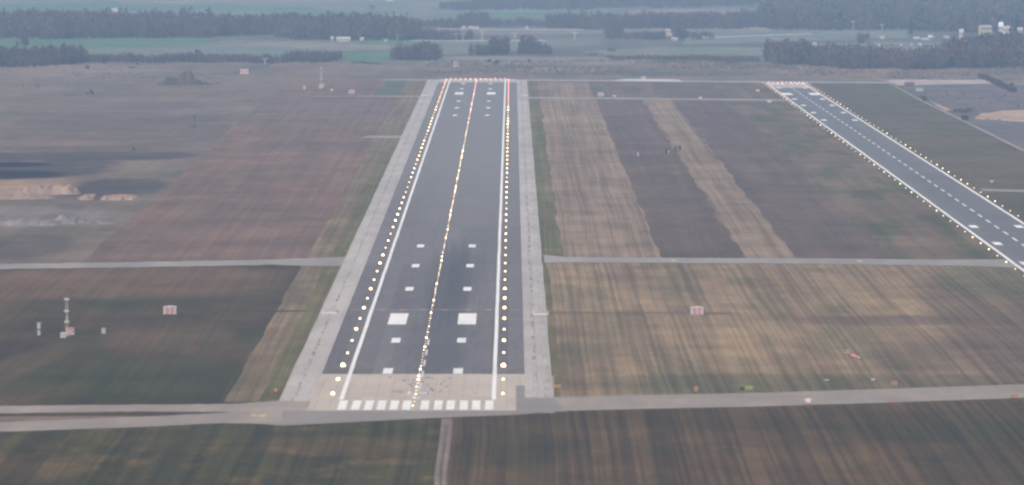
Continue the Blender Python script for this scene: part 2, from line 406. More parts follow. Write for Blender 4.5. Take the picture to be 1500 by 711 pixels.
# ---- pavements
CONC = (.44, .40, .365); CONC2 = (.35, .315, .29)
m_conc = pave_mat('concrete_slabs', CONC, CONC2, lane=4.0, lamt=.06, slab=5.0 * 9, samt=.25, stain=.15, tar=[(-64.6, .9, .8), (7.2, 1.0, .9), (10.6, 1.6, .35)])
m_conc2 = pave_mat('threshold_concrete', (.47, .40, .335), (.40, .35, .30), lane=4.3, lamt=.05, slab=30, samt=.3, stain=.12)
m_road = pave_mat('taxiway_concrete', (.32, .27, .225), (.235, .20, .17), lane=90, lamt=.05, slab=7, samt=0, stain=.14)
m_road2 = pave_mat('grey_taxiway', (.225, .20, .18), (.255, .23, .205), lane=90, lamt=.05, slab=7, samt=0, stain=.12)
m_asph = pave_mat('runway_asphalt', (.125, .112, .112), (.145, .13, .128), lane=5.32, lamt=.15, slab=300, samt=.2, stain=.32,
    rubber_and_tone=[pt((.20, .185, .17), 590, 118, 800, 300, amt=.75, soft=.95, nz=.25, ns=(.08, .004)), pt((.17, .155, .145), 560, 250, 800, 420, amt=.4, soft=.95, nz=.25, ns=(.08, .004)), pt((.05, .05, .055), 628, 365, 688, 470, amt=.6, nz=1.3, ns=(.55, .003), soft=.95), pt((.06, .06, .065), 655, 370, 715, 440, amt=.4, nz=1.3, ns=(.6, .003), soft=.95), pt((.07, .07, .075), 600, 455, 690, 560, amt=.45, nz=.5, ns=(.3, .01), soft=.9), pt((.14, .15, .17), 563, 486, 592, 502, amt=.5, nz=.1, soft=.2), pt((.085, .085, .1), 688, 486, 700, 498, amt=.4, nz=.1, soft=.2)])  # broad patches lighten the asphalt towards the far end; rubber streaks follow
m_asph2 = pave_mat('new_asphalt', (.125, .12, .12), (.14, .135, .135), lane=7.5, lamt=.08, slab=900, samt=.15, stain=.22)
m_white = paint_mat('white_paint', (.84, .82, .77), .4)
m_wornw = paint_mat('worn_white_paint', (.62, .62, .62), .75, under=(.36, .34, .32))
m_yel = paint_mat('yellow_paint', (.50, .38, .16), .7, under=(.3, .28, .26))
m_orp = paint_mat('faded_orange_paint', (.45, .24, .12), .5)
m_line = pave_mat('thin_old_concrete', (.30, .275, .25), (.23, .21, .19), lane=90, lamt=.03, samt=0, stain=.15)

# shoulders, running the whole length
strip_x('concrete_shoulder', -68.8, -59.2, 589, 117.2, .24, m_conc, amp=.12)
strip_x('concrete_shoulder', 3.8, 12.3, 584, 117.2, .24, m_conc, amp=.12)
sheet_xy('concrete_shoulder', [(-59.3, Yg(121.5)), (3.9, Yg(121.5)), (3.9, Yg(116.4)), (-59.3, Yg(116.4))], .245, m_conc2)
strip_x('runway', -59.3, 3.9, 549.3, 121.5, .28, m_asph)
strip_x('runway_threshold', -59.3, 1.2, 603.2, 549.3, .27, m_conc2)
strip_x('apron', -60, 12.2, 606, 540, .19, m_conc)
strip_x('apron', 1.15, 3.95, 566, 549.3, .262, m_conc2)
# near cross taxiway and aprons
quad_px('apron', [(405, 588), (468, 588), (472, 549), (458, 552), (470, 604), (760, 604), (812, 583), (812, 552), (770, 549), (755, 555), (752, 603), (760, 607), (414, 625), (330, 618), (340, 596)], .20, m_road)
quad_px('apron', [(754, 558), (768, 559), (812, 566), (812, 582), (812, 584), (830, 604), (755, 607)], .235, m_road2)
band_px('taxiway', [(795, 583), (900, 581), (1100, 577), (1300, 571), (1500, 564), (1900, 552)], [(755, 609), (830, 603), (1000, 599), (1100, 597), (1300, 591), (1500, 584), (1900, 572)], .215, m_road)
band_px('taxiway', [(413, 603), (757, 603)], [(413, 625), (560, 617), (700, 611), (757, 609)], .225, m_road2)
band_px('service_road', [(-400, 597), (0, 596), (200, 594), (340, 593), (408, 589)], [(-400, 608), (0, 607), (200, 604), (340, 605), (430, 606)], .212, m_road, .3)
band_px('service_road', [(-400, 628), (0, 620), (200, 612), (350, 605), (430, 603)], [(-400, 646), (0, 634), (200, 627), (330, 621), (430, 624)], .218, m_road, .3)
# middle cross road
band_px('service_road', [(-500, 388), (0, 387.5), (200, 385), (400, 381), (522, 376.5)], [(-500, 396), (0, 395), (200, 392.5), (400, 389), (516, 391)], .20, m_line, .35)
band_px('service_road', [(796, 374), (830, 377.5), (1000, 378.5), (1200, 379.5), (1400, 381), (1482, 381)], [(798, 386), (830, 385), (1000, 386), (1200, 387.5), (1400, 390), (1500, 393)], .20, m_line, .25)
band_px('service_road', [(1436, 277), (1500, 279), (1900, 284)], [(1440, 280.5), (1500, 282), (1900, 288)], .205, m_line, .2)
quad_px('concrete_pad', [(528, 202.5), (590, 203), (592, 199.5), (540, 199)], .205, m_line)
# far cross tracks
band_px('service_road', [(460, 141.3), (520, 141), (620, 140.8)], [(460, 142), (520, 142), (620, 142.8)], .20, m_line, .1)
band_px('service_road', [(772, 142.8), (900, 143.6), (1148, 146)], [(772, 145.2), (900, 146), (1150, 148.4)], .20, m_line, .1)
band_px('service_road', [(560, 116.6), (634, 116.6)], [(560, 118), (634, 118.8)], .20, m_line, .1)
band_px('service_road', [(768, 116.8), (900, 117.6), (1125, 119.4), (1300, 120.6), (1500, 122.4), (1800, 124)], [(768, 119.2), (900, 120), (1125, 121.8), (1300, 122.8), (1500, 124), (1800, 126)], .20, m_line, .1)
m_pale = pave_mat('pale_new_concrete', (.50, .48, .45), (.44, .42, .4), lane=40, lamt=.03, samt=0, stain=.1)
m_pink = field_mat('pinkish_gravel', (.38, .31, .28), (.33, .27, .25), blob=(.03, .01), samt=.05)
quad_px('concrete_pad', [(895, 119), (1000, 120.4), (995, 117.4), (975, 116.4), (915, 116)], .23, m_pale)
quad_px('gravel_yard', [(1315, 126), (1438, 123.5), (1470, 120), (1440, 117.5), (1296, 117.5)], .22, m_pink)
band_px('path', [(1278, 113), (1300, 120), (1350, 147), (1405, 173), (1500, 220)], [(1279, 114.5), (1299, 121), (1348, 148), (1402.5, 174.4), (1499, 222.6)], .215, m_line, .1)
m_sand = field_mat('bare_sand', SAND, (.40, .28, .2), blob=(.04, .01), samt=.1)
quad_px('sand_clearing', [(1436, 167), (1470, 162.5), (1500, 161.5), (1700, 160), (1700, 182), (1500, 179), (1462, 177), (1430, 175)], .2, m_sand, amp=2, step=20)
quad_px('path', [(1360, 148), (1372, 152), (1396, 163), (1385, 163)], .222, m_sand)
quad_px('road', [(1418, 94), (1460, 95.5), (1560, 99), (1560, 101), (1460, 97.5), (1415, 95.5)], .2, m_pale)
for a, b in (((640, 42.6), (855, 43.5)), ((1000, 56.5), (1190, 49.5)), ((600, 60), (800, 59.5))):
    band_px('road', [(a[0], a[1]), (b[0], b[1])], [(a[0], a[1] + .9), (b[0], b[1] + .9)], .36, m_pale, .05)
band_px('ditch', [(325, 111), (385, 95)], [(345, 111), (400, 95)], .2, m_darkgr, .3)
# dirt track at the bottom with two ruts
m_dirt = field_mat('dirt_track', (.24, .185, .15), (.2, .155, .13), (.13, .11, .085), .3, .9, .3, blob=(.1, .03))
tr = [(647, 614), (646, 625), (642, 655), (637, 690), (634, 760)]; tr2 = [(663, 614), (663, 625), (660, 655), (655, 690), (652, 760)]
sheet_xy('path', [G(x, y)[:2] for x, y in tr] + [G(x, y)[:2] for x, y in tr2[::-1]], .16, m_dirt)
m_rutg = field_mat('track_grass', (.12, .10, .075), (.1, .09, .06), blob=(.1, .03), samt=.2)
sheet_xy('path', [G(x + 7, y)[:2] for x, y in tr[1:]] + [G(x - 7, y)[:2] for x, y in tr2[:0:-1]], .19, m_rutg)
# dark cable trench beside the arrestor
m_trench2 = field_mat('left_trench_soil', (.05, .042, .028), (.07, .055, .04), blob=(.1, .03), samt=.1)
m_trench = field_mat('trench_soil', (.19, .17, .15), (.24, .2, .18), blob=(.1, .03), samt=.1)
band_px('ditch', [(806, 457.6), (1010, 458.4)], [(806, 459.4), (1010, 460)], .16, m_trench, .15)
band_px('ditch', [(1030, 458), (1085, 459.4)], [(1030, 461), (1085, 460.4)], .16, m_trench, .15)
band_px('ditch', [(262, 456), (473, 455.4)], [(262, 458.6), (473, 457.2)], .16, m_trench2, .15)

# ---- runway markings: one painted object per kind (surface pattern of the pavement)
ZM = .31
def rects(name, rs, z, mat):
    me = bpy.data.meshes.new(name); bm = bmesh.new()
    for x0, y0, x1, y1 in rs:
        n = max(1, min(80, int((y1 - y0) / 40)))
        jl = 0; prev = None
        for k in range(n + 1):
            yy = y0 + (y1 - y0) * k / n; w = random.uniform(-.06, .06)
            cur = (bm.verts.new((x0 + w, yy, z)), bm.verts.new((x1 + w + random.uniform(-.05, .05), yy, z)))
            if prev: bm.faces.new((prev[0], prev[1], cur[1], cur[0]))
            prev = cur
    bm.to_mesh(me); bm.free(); me.materials.append(mat)
    o = bpy.data.objects.new(name, me); COL.objects.link(o); o['kind'] = 'structure'; return o
CX = -27.9
rects('runway_markings', [(-51.1, Yg(587), -49.85, Yg(117.5)), (-6.0, Yg(587), -4.75, Yg(117.5))], ZM, m_white)
rects('runway_markings', [(Xg(px, 595) - 1.2, Yg(602), Xg(px, 595) + 1.2, Yg(588.3)) for px in (501.8, 521.7, 540.5, 559, 577.5, 595.6, 622.5, 642, 660, 679.5, 697.5, 716.8)], ZM, m_white)
rects('runway_markings', [(CX + s * 11.0 - 1.5, Yg(y) - 12, CX + s * 11.0 + 1.5, Yg(y) + 12) for y in (545, 500, 424.5, 390.5, 361.5, 169.7, 158.7, 149, 131, 123.4) for s in (-1, 1)], ZM, m_white)
rects('runway_markings', [(CX + s * 12.2 - 3.2, Yg(y) - 31, CX + s * 12.2 + 3.2, Yg(y) + 31) for y in (468.5, 137.6) for s in (-1, 1)], ZM, m_white)
rects('runway_markings', [(CX - 22 + i * 4.0 + (1.2 if i > 5 else 0) - 1, Yg(116) - 45, CX - 22 + i * 4.0 + (1.2 if i > 5 else 0) + 1, Yg(116) - 8) for i in range(12)], ZM, m_white)
cl = []; y = Yg(572)
while y < Yg(500): cl.append((CX - .35, y, CX + .35, y + 28)); y += 50
rects('runway_markings', cl, ZM, m_wornw)
# worn remains of the designator
def blobpx(cx, cy, w, h): return (Xg(cx - w / 2, cy), Yg(cy + h / 2), Xg(cx + w / 2, cy), Yg(cy - h / 2))
rects('runway_markings', [blobpx(599.5, 577.5, 5, 5), blobpx(605.5, 583.3, 3.6, 3.4), blobpx(613, 584.6, 6, 1.6), blobpx(618, 577.6, 6, 2.6), blobpx(624.5, 577, 9, 2.6), blobpx(628.5, 577.3, 4, 4)], ZM, m_wornw)
m_tar = plain('tar_spots', (.07, .065, .07))
def spots(name, pp, z, mat, r=.55):
    b = MB()
    for (x, y) in pp:
        c = G(x, y); q = random.uniform(.6, 1.2) * r
        b.prism([(c.x + q * math.cos(t * math.pi / 4), c.y + 4.5 * q * math.sin(t * math.pi / 4)) for t in range(8)], z - .02, z)
    o = b.build(name, mat); o['kind'] = 'structure'; return o
sp = [(random.gauss(612, 30), random.uniform(553, 578)) for _ in range(34)]
spots('tar_spots', sp, .30, m_tar, .45)
spots('yellow_markings', [(987, 382.6), (1259, 383.6), (372, 609.6), (384, 610.4), (1181, 587)], .27, m_yel, 1.1)
spots('yellow_markings', [(454, 550.5)], .27, m_yel, .9)

# second runway
X2a, X2b = 203.0, 233.6
strip_x('runway', X2a, X2b, 470, 129.4, .28, m_asph2)
strip_x('runway_threshold', X2a, X2b, 129.4, 121.6, .28, m_conc2)
rects('runway_markings', [(X2a - .1, Yg(470), X2a + 1.4, Yg(122)), (X2b - 1.4, Yg(470), X2b + .1, Yg(122))], ZM, m_white)
r = []; y = Yg(470)
while y < Yg(127.5): r.append((217.9, y, 218.8, y + 28)); y += 54
rects('runway_markings', r, ZM, m_white)
rects('runway_markings', [(x - 1.8, Yg(y) - 12, x + 1.8, Yg(y) + 12) for y in (387, 358, 333, 176.8, 165.8, 155.2, 145.9, 129.6) for x in (208.2, 228.8)], ZM, m_white)
rects('runway_markings', [(x - 3.6, Yg(138.5) - 28, x + 3.6, Yg(138.5) + 28) for x in (208, 228.4)], ZM, m_white)
rects('runway_markings', [(206.5 + i * 3.9, Yg(124.6), 208.8 + i * 3.9, Yg(122.6)) for i in range(7) if i != 3], ZM, m_white)

# ---------------------------------------------------------------- runway lights
m_body = plain('lamp_housing', (.5, .42, .1), .5)
Lw = [lamp_mat('warm_lamp_%d' % i, (1.0, .60, .27), s) for i, s in enumerate((6, 10, 16))]
Lr = lamp_mat('red_lamp', (1.0, .34, .24), 2.2); Lo = lamp_mat('amber_lamp', (1.0, .55, .3), 2.6)
Lc = [lamp_mat('centre_lamp_%d' % i, (1.0, .72, .45), s) for i, s in enumerate((1.5, 3, 7.5))]
Lp = lamp_mat('pink_lamp', (1.0, .42, .38), 2.0); Ls = lamp_mat('small_lamp', (1.0, .78, .5), 2.2)
Lso = lamp_mat('small_amber_lamp', (1.0, .5, .25), 1.6); Lsr = lamp_mat('small_red_lamp', (1.0, .35, .28), 1.4)
def lampmesh(nm, r, h, lm):
    b = MB(); b.mi = 0; b.lathe((0, 0, 0), [(r * .9, 0), (r * .9, .04), (r * .35, .06), (r * .35, h), (r * .95, h + .02), (r, h + .08)])
    b.mi = 1; b.lathe((0, 0, h + .085), [(r * .96, 0), (r, r * .5), (r * .8, r * 1.0), (r * .45, r * 1.3), (r * .1, r * 1.4)])
    o = b.build(nm, [m_body, lm]); me = o.data; bpy.data.objects.remove(o); return me
def put(nm, me, x, y, z, label, cat, group):
    o = bpy.data.objects.new(nm, me); COL.objects.link(o); o.location = (x, y, z)
    o.rotation_euler = (0, 0, random.uniform(0, 6.28)); return tag(o, label, cat, group)
R1, R2, R3, R4 = .46, .22, .40, .32
Ew = [lampmesh('edge_light', R1 * s, .22, m) for m, s in zip(Lw, (.75, 1.05, 1.35))]; Ef = [lampmesh('edge_light', .33 * s, .22, m) for m, s in zip(Lw, (.75, 1, 1.2))]
Er = lampmesh('edge_light', .5, .22, Lr); Eo = lampmesh('edge_light', .5, .22, Lo)
Cw = [lampmesh('centreline_light', R2 * s, .02, m) for m, s in zip(Lc, (.75, 1, 1.3))]
Cr = lampmesh('centreline_light', .24, .02, Lp)
YN = Yg(580.2); YE = Yg(117.2)
k = 0; y = YN
while y < YE - 20:
    for side, x in (('left', -53.4), ('right', -2.7)):
        rem = YE - y
        if rem < 620:
            me = Er if (k % 2 or side == 'right') else Eo
            lab = 'red runway edge light in the far %s row, near the end of the wide runway' % side if me is Er else 'amber runway edge light in the far left row, near the end of the wide runway'
            grp = '%s %s edge lights at the far end' % ('red' if me is Er else 'amber', side)
        else:
            me = (Ew if k < 14 else Ef)[min(2, max(0, int(random.gauss(1.2, .7))))]
            lab = 'warm white runway edge light in the %s row beside the white side stripe' % side; grp = 'warm white %s edge lights of the wide runway' % side
        put('edge_light', me, x, y + random.uniform(-1, 1), .28, lab, 'runway light', grp)
    y += 59.3; k += 1
y = Yg(597); i = 0
while y < YE - 10:
    rem = YE - y; red = rem < 330 or (rem < 950 and i % 2)
    me = Cr if red else Cw[min(2, max(0, int(random.gauss(1.1, .8))))]
    put('centreline_light', me, CX - .9 + random.uniform(-.12, .12), y, .31,
        'red light in the far part of the centreline of the wide runway' if red else 'small warm white light in the centreline row of the wide runway',
        'runway light', 'red centreline lights' if red else 'warm white centreline lights')
    y += 15; i += 1
Tr = lampmesh('runway_end_light', .4, .2, Lp)
for j in range(12):
    x = CX - 22 + j * 4
    put('runway_end_light', Tr if j % 3 else Er, x, YE + 4, .28,
        'red light in the row across the far end of the wide runway', 'runway light', 'red end lights of the wide runway')
# second runway
Sm = lampmesh('edge_light', .36, .25, Ls); So = lampmesh('edge_light', .4, .25, Lso); Sr = lampmesh('edge_light', .4, .25, Lsr); Sm2 = lampmesh('edge_light', .24, .25, Ls)
y = Yg(440); y2e = Yg(123); i = 0
while y < y2e:
    for side, x in (('left', X2a - 2.2), ('right', X2b + 2.0)):
        if side == 'left' and y > Yg(150): me = So if i % 2 else Sr
        elif side == 'right' and y > Yg(150): me = Sr if i % 2 else So
        else: me = random.choice((Sm, Sm2, Sm2))
        c = 'red' if me is Sr else 'amber' if me is So else 'pale warm'
        put('edge_light', me, x, y, .12, '%s edge light on the %s side of the narrow second runway' % (c, side), 'runway light', '%s %s edge lights of the narrow runway' % (c, side))
    y += 49.5; i += 1
for j in range(9):
    put('runway_end_light', Tr, X2a + 3 + j * 3.4, y2e + 12, .28, 'red light in the row across the far end of the narrow second runway', 'runway light', 'red end lights of the narrow runway')

# ---------------------------------------------------------------- airfield equipment
m_w = plain('white_metal', (.36, .355, .34), .5, .06); m_red = plain('signal_red', (.40, .16, .18), .5, .1); m_pinkp = plain('faded_red_white', (.52, .42, .43), .6, .1)
m_dk = plain('dark_green_metal', (.015, .03, .025), .6, .3); m_blk = plain('rubber_black', (.02, .02, .022), .8); m_gl = plain('dark_glass', (.03, .04, .05), .1)
m_org = plain('orange_sign', (.27, .145, .07), .5, .08); m_yl = plain('yellow_green_sign', (.19, .22, .05), .5, .08); m_gy = plain('grey_metal', (.3, .31, .33), .5, .1)
def striped_hut(loc, label, wh=1.0):
    """arrestor engine housing: low ribbed hut painted in red and white uprights"""
    t = empty('arrestor_housing', loc, label, 'airfield hut', 'red and white striped housings of the arrestor gear')
    MB().box((0, 0, .1), (5.4, 4.4, .2)).build('base_slab', m_line, t)
    b = MB()
    for i in range(5):
        b.mi = i % 2; b.box((-1.84 + i * .92, 0, 1.3 + .2), (.9, 3.4, 2.4), bevel=.05)
    b.build('body', [m_w, m_red], t)
    r = MB(); r.sideprism([(-2.45, 2.72), (2.45, 2.72), (2.45, 2.85), (0, 3.2), (-2.45, 2.85)], -1.9, 1.9); r.build('roof', m_pinkp, t)
    d = MB(); d.box((.0, -1.74, 1.25), (.8, .06, 1.9)); d.build('door', m_gy, t)
    return t
striped_hut(G(249, 461), 'red and white striped hut in the dark grass left of the near runway shoulder')
striped_hut(G(1021, 462), 'three-striped red and white hut at the end of the dark trench, right of the runway')
striped_hut(G(515, 138), 'small far red and white striped hut left of the runway end')
striped_hut(G(880, 142), 'small far red and white striped hut right of the runway end, near the green strip')
def low_block(px, y, label):
    t = empty('cable_guide', G(px, y, .24), label, 'cable guide block', 'white guide blocks of the arrestor cables')
    b = MB(); b.sideprism([(-2.9, 0), (2.9, 0), (2.6, .5), (-2.6, .5)], -7.5, 7.5); b.build('housing', m_pinkp, t)
    b = MB(); b.box((0, 0, .56), (4.4, 12, .1)); b.build('cover', m_w, t)
    return t
low_block(483, 457.5, 'pinkish white block on the left shoulder level with the near striped huts')
low_block(792, 459.6, 'pinkish white block on the right shoulder level with the near striped huts')
low_block(623, 139.8, 'pale block on the left shoulder near the far runway end')
low_block(768.5, 140.2, 'pale block on the right shoulder near the far runway end')
ac = empty('arrestor_cable', (CX, Yg(455.5), .31), 'arrestor cable with faded orange discs across the near runway', 'arrestor cable')
b = MB(); b.tube((-30, 0, .06), (30.5, 0, .06), .04); b.build('cable', m_gy, ac)
for px in (559, 590, 621, 652, 686, 716):
    b = MB(); b.lathe((Xg(px, 455.5) - CX, 0, .0), [(1.35, 0), (1.4, .03), (1.1, .12), (.5, .16)], 16)
    o = b.build('disc', m_orp, ac); o.scale = (1, 1.4, 1)

def gp_mast(loc, h, label, scale=1.0, hutside=1):
    t = empty('antenna_mast', loc, label, 'antenna mast', 'glide path antenna masts')
    b = MB(); w = .4
    for sx in (-1, 1):
        for sy in (-1, 1): b.tube((sx * w, sy * w, 0), (sx * w * .7, sy * w * .7, h), .09, n=6)
    n = int(h / 1.1)
    for i in range(n):
        z0 = i * h / n; z1 = (i + 1) * h / n
        for s in (-1, 1):
            b.tube((-w * s, -w, z0), (w * s, -w, z1), .04, n=4); b.tube((-w, -w * s, z0), (-w, w * s, z1), .04, n=4); b.tube((w, -w * s, z0), (w, w * s, z1), .04, n=4)
    b.build('lattice', m_w, t)
    for k, zz in enumerate((h * .38, h * .66, h * .97)):
        b = MB(); b.box((0, -.8, zz), (1.7, .5, .8), bevel=.08); b.box((0, -.5, zz), (.3, .5, .3)); b.build('antenna', m_w, t)
    b = MB(); b.box((0, .1, h * .5), (.9, .1, h * .42)); b.build('feeder_panel', m_w, t)
    MB().box((0, 0, .1), (2.2, 2.2, .2)).build('base_slab', m_line, t)
    b = MB(); b.tube((0, 0, h), (0, 0, h + 1.2), .05, n=5); b.build('lightning_rod', m_red, t)
    return t
def hut(loc, label, rz=0, w=3.0, d=2.4, h=2.3, cA=None, cB=None, cat='airfield hut', group=None, name='equipment_hut', check=True):
    t = empty(name, loc, label, cat, group, rz)
    MB().box((0, 0, .08), (w + .6, d + .6, .16)).build('base_slab', m_line, t)
    b = MB(); nx, nz = 3, 3
    if check:
        for i in range(nx):
            for j in range(nz):
                b.mi = (i + j) % 2
                b.box((-w / 2 + (i + .5) * w / nx, 0, .16 + (j + .5) * h / nz), (w / nx - .004, d, h / nz - .004))
    else: b.box((0, 0, .16 + h / 2), (w, d, h), bevel=.06)
    b.build('wall', [cA or m_w, cB or m_red], t)
    b = MB(); b.sideprism([(-w / 2 - .15, h + .16), (w / 2 + .15, h + .16), (w / 2 + .1, h + .3), (0, h + .5), (-w / 2 - .1, h + .3)], -d / 2 - .15, d / 2 + .15); b.build('roof', cB or m_red, t)
    b = MB(); b.box((.1 * w, -d / 2 - .02, .16 + h * .42), (.75, .05, h * .8)); dd = b.build('door', m_gy, t)
    b = MB(); b.box((.1 * w + .26, -d / 2 - .07, .16 + h * .42), (.06, .06, .2)); b.build('handle', m_blk, dd)
    b = MB(); b.box((-.3 * w, -d / 2 - .02, .16 + h * .65), (.5, .05, .4)); b.build('vent', m_gy, t)
    return t
gp_mast(G(98, 493), 13.0, 'white lattice antenna mast with three antennas in the dark grass at left')
hut(G(103, 491), 'red and white chequered hut close to the foot of the near antenna mast', w=2.8, h=2.2)
hut(G(92.5, 495.5), 'small pale cabinet left of the foot of the near antenna mast', w=1.8, d=1.4, h=1.5, cA=m_w, cB=m_pinkp, check=False, cat='cabinet')
gp_mast(G(470.5, 127), 15.0, 'far pale antenna mast rising left of the runway end')
hut(G(471.5, 128.3), 'far red and white hut at the foot of the far antenna mast', w=3.6, h=2.6)
hut(G(469, 130.3), 'small white cabinet just below the far antenna mast', w=2.2, d=1.6, h=1.6, cB=m_w, check=False, cat='cabinet')
hut(G(358, 108.5), 'red and white chequered hut beside the dark ditch in the far left heath', w=7, d=5, h=4.0, name='equipment_hut')
hut(G(486, 133.5), 'small pale cabinet between the far antenna mast and the far striped hut', w=2, d=1.6, h=1.4, cB=m_w, check=False, cat='cabinet')
hut(G(446, 131), 'small pale cabinet left of the far antenna mast', w=1.8, d=1.4, h=2.0, cA=m_pinkp, cB=m_w, check=False, cat='cabinet')
hut(G(668.5, 98.5), 'tilted looking red and white hut beyond the far end of the wide runway', w=4.0, d=3, h=4.6, rz=.5)
hut(G(943, 115.6), 'small white cabinet behind the long pale pad between the runways', w=4, d=2, h=1.6, cB=m_w, check=False, cat='cabinet')
hut(G(152, 489), 'small grey white cabinet right of the near antenna mast', w=1.4, d=1.2, h=1.5, cB=m_gy, check=False, cat='cabinet')
hut(G(934.5, 229.5), 'tiny white cabinet alone in the dark field left of the green trailers', w=.9, d=.9, h=2.0, cB=m_w, check=False, cat='cabinet')
# localizer style frames / markers in the grass
def marker(loc, label, face, w=1.6, h=1.0, cat='marker board', group=None, rz=0, lean=0):
    t = empty('marker_board', loc, label, cat, group, rz)
    t.rotation_euler = (lean, 0, rz)
    b = MB()
    for s in (-1, 1): b.tube((s * w * .35, 0, 0), (s * w * .35, 0, h * .5), .05, n=6)
    b.build('leg', m_gy, t)
    b = MB(); b.box((0, 0, .3 + h / 2), (w, .22, h), bevel=.04); b.build('board', face, t)
    return t
marker(G(817, 570), 'orange marker board at the grass corner by the right shoulder and taxiway', m_org, 2.1, 1.1)
marker(G(1020, 575), 'small orange marker board beside the near taxiway right of the runway', m_org, 1.3, 1.5)
marker(G(1310, 566), 'orange marker board above the taxiway in the lower right', m_org, 1.9, 1.3)
marker(G(1485, 585), 'orange marker board below the taxiway at the right edge of the photo', m_org, 2.2, 1.1)
marker(G(1184, 591.5), 'pale orange marker board on the lower kerb of the right taxiway', m_pinkp, 1.6, 1.3)
marker(G(1305, 591), 'small red marker board on the lower kerb of the right taxiway', m_red, .9, .8)
marker(G(404, 575), 'small rusty orange marker in the green strip left of the threshold', plain('rusty_orange', (.5, .2, .1)), .8, .8)
marker(G(507.5, 370), 'small orange marker at the corner of the left shoulder and cross road', m_org, .9, .9)
marker(G(798.5, 367.5), 'tiny orange marker at the corner above the right cross road', m_org, .7, .7)
marker(G(802, 391), 'yellow green marker at the corner below the right cross road', m_yl, .9, .9)
marker(G(1211, 559), 'low pale marker in the grass above the taxiway, left of the orange board', m_w, 1.4, .35)
marker(G(1279, 559), 'dim grey marker in the grass between the pale marker and the orange board', m_gy, 1.2, .7)
marker(G(1110, 134.5), 'small white marker near the left side of the narrow runway end', m_w, 3, 1.6)
marker(G(1127, 151), 'small white marker below the far cross track left of the narrow runway', m_w, 3, 1.6)
marker(G(1453, 268), 'small white marker above the side road right of the narrow runway', m_w, 1.6, 1.0)
marker(G(861, 142), 'dim red marker on the far cross track left of the striped hut', m_red, 1.6, 1.1)
marker(G(900, 142.6), 'first grey marker on the far cross track right of the striped hut', m_gy, 2.6, 1.4)
marker(G(1026, 145.6), 'grey marker halfway along the far cross track between the runways', m_gy, 2.6, 1.6)
# yellow green barrel beside dark cabinet
t = empty('signal_cart', G(1093, 573), 'yellow green sign beside a dark box at the taxiway edge', 'sign')
b = MB(); b.box((.9, 0, .95), (2.4, .3, 1.2), bevel=.05); b.tube((.1, 0, 0), (.1, 0, .4), .07); b.tube((1.7, 0, 0), (1.7, 0, .4), .07); b.build('board', m_yl, t)
b = MB(); b.box((-1.2, 0, .6), (1.3, .9, 1.15), bevel=.08); b.build('box', m_dk, t)
# fallen / tilted windsock frame, red and white
t = empty('windsock', G(1252, 529), 'red and white windsock drooping in the tan field at lower right', 'windsock')
b = MB(); b.tube((0, 0, 0), (0, 0, 1.7), .06); b.tube((0, 0, 1.7), (.0, 0, 2.0), .1); b.build('pole', m_w, t)
pp = [(-1.3, 2.0, .55), (-.5, 1.75, .5), (.3, 1.45, .42), (1.0, 1.2, .36), (1.7, 1.0, .28)]
for q in range(4):
    b = MB(); a, c = pp[q], pp[q + 1]; b.tube((a[0], -.2, a[1]), (c[0], -.2, c[1]), a[2], c[2], 10, cap=(q == 0)); b.build('sock_band', m_w if q % 2 else plain('red_cloth', (.7, .15, .14)), t)
hut(G(1242, 518), 'faint pale cabinet up and left of the windsock in the tan field', w=.9, d=.6, h=.8, cB=m_gy, check=False, cat='cabinet')

# green radar cabin and frame on a trailer
t = empty('radar_cabin', G(978, 226.5), 'dark green cabin on wheels, left of the antenna frame in the right field', 'trailer cabin')
b = MB(); b.box((0, 0, 1.9), (2.6, 3.6, 2.5), bevel=.1); b.build('body', m_dk, t)
b = MB(); b.sideprism([(-1.4, 3.16), (1.4, 3.16), (1.2, 3.4), (-1.2, 3.4)], -1.9, 1.9); b.build('roof', m_dk, t)
b = MB(); b.box((.5, -1.83, 1.7), (.8, .06, 1.9)); b.build('door', m_gy, t)
for sx in (-1, 1):
    for sy in (-1, 1):
        b = MB(); b.tube((sx * 1.15, sy * 1.1, .45), (sx * 1.4, sy * 1.1, .45), .45, n=14); b.build('wheel', m_blk, t)
t = empty('radar_antenna', G(992, 224), 'dark green antenna frame on a trailer, right of the green cabin', 'antenna')
b = MB(); b.box((0, 0, 1.0), (3.0, 2.0, .5)); b.box((-.9, 0, 1.7), (1.0, 1.6, 1.0)); b.build('chassis', m_dk, t)
b = MB()
for z in (2.2, 3.2, 4.2): b.box((0, 0, z), (4.4, .22, .22))
for x in (-2.1, -1, 1.1, 2.1): b.box((x, 0, 3.2), (.25, .2, 2.4))
b.tube((-2, 0, 2.2), (2, 0, 4.2), .14); b.tube((2, 0, 2.2), (-2, 0, 4.2), .14); b.box((1.7, 0, 2.8), (.9, .5, 2.6)); b.build('frame', m_dk, t)
for sx in (-1, 1):
    b = MB(); b.tube((sx * 1.3, -.2, .42), (sx * 1.55, -.2, .42), .42, n=14); b.build('wheel', m_blk, t)
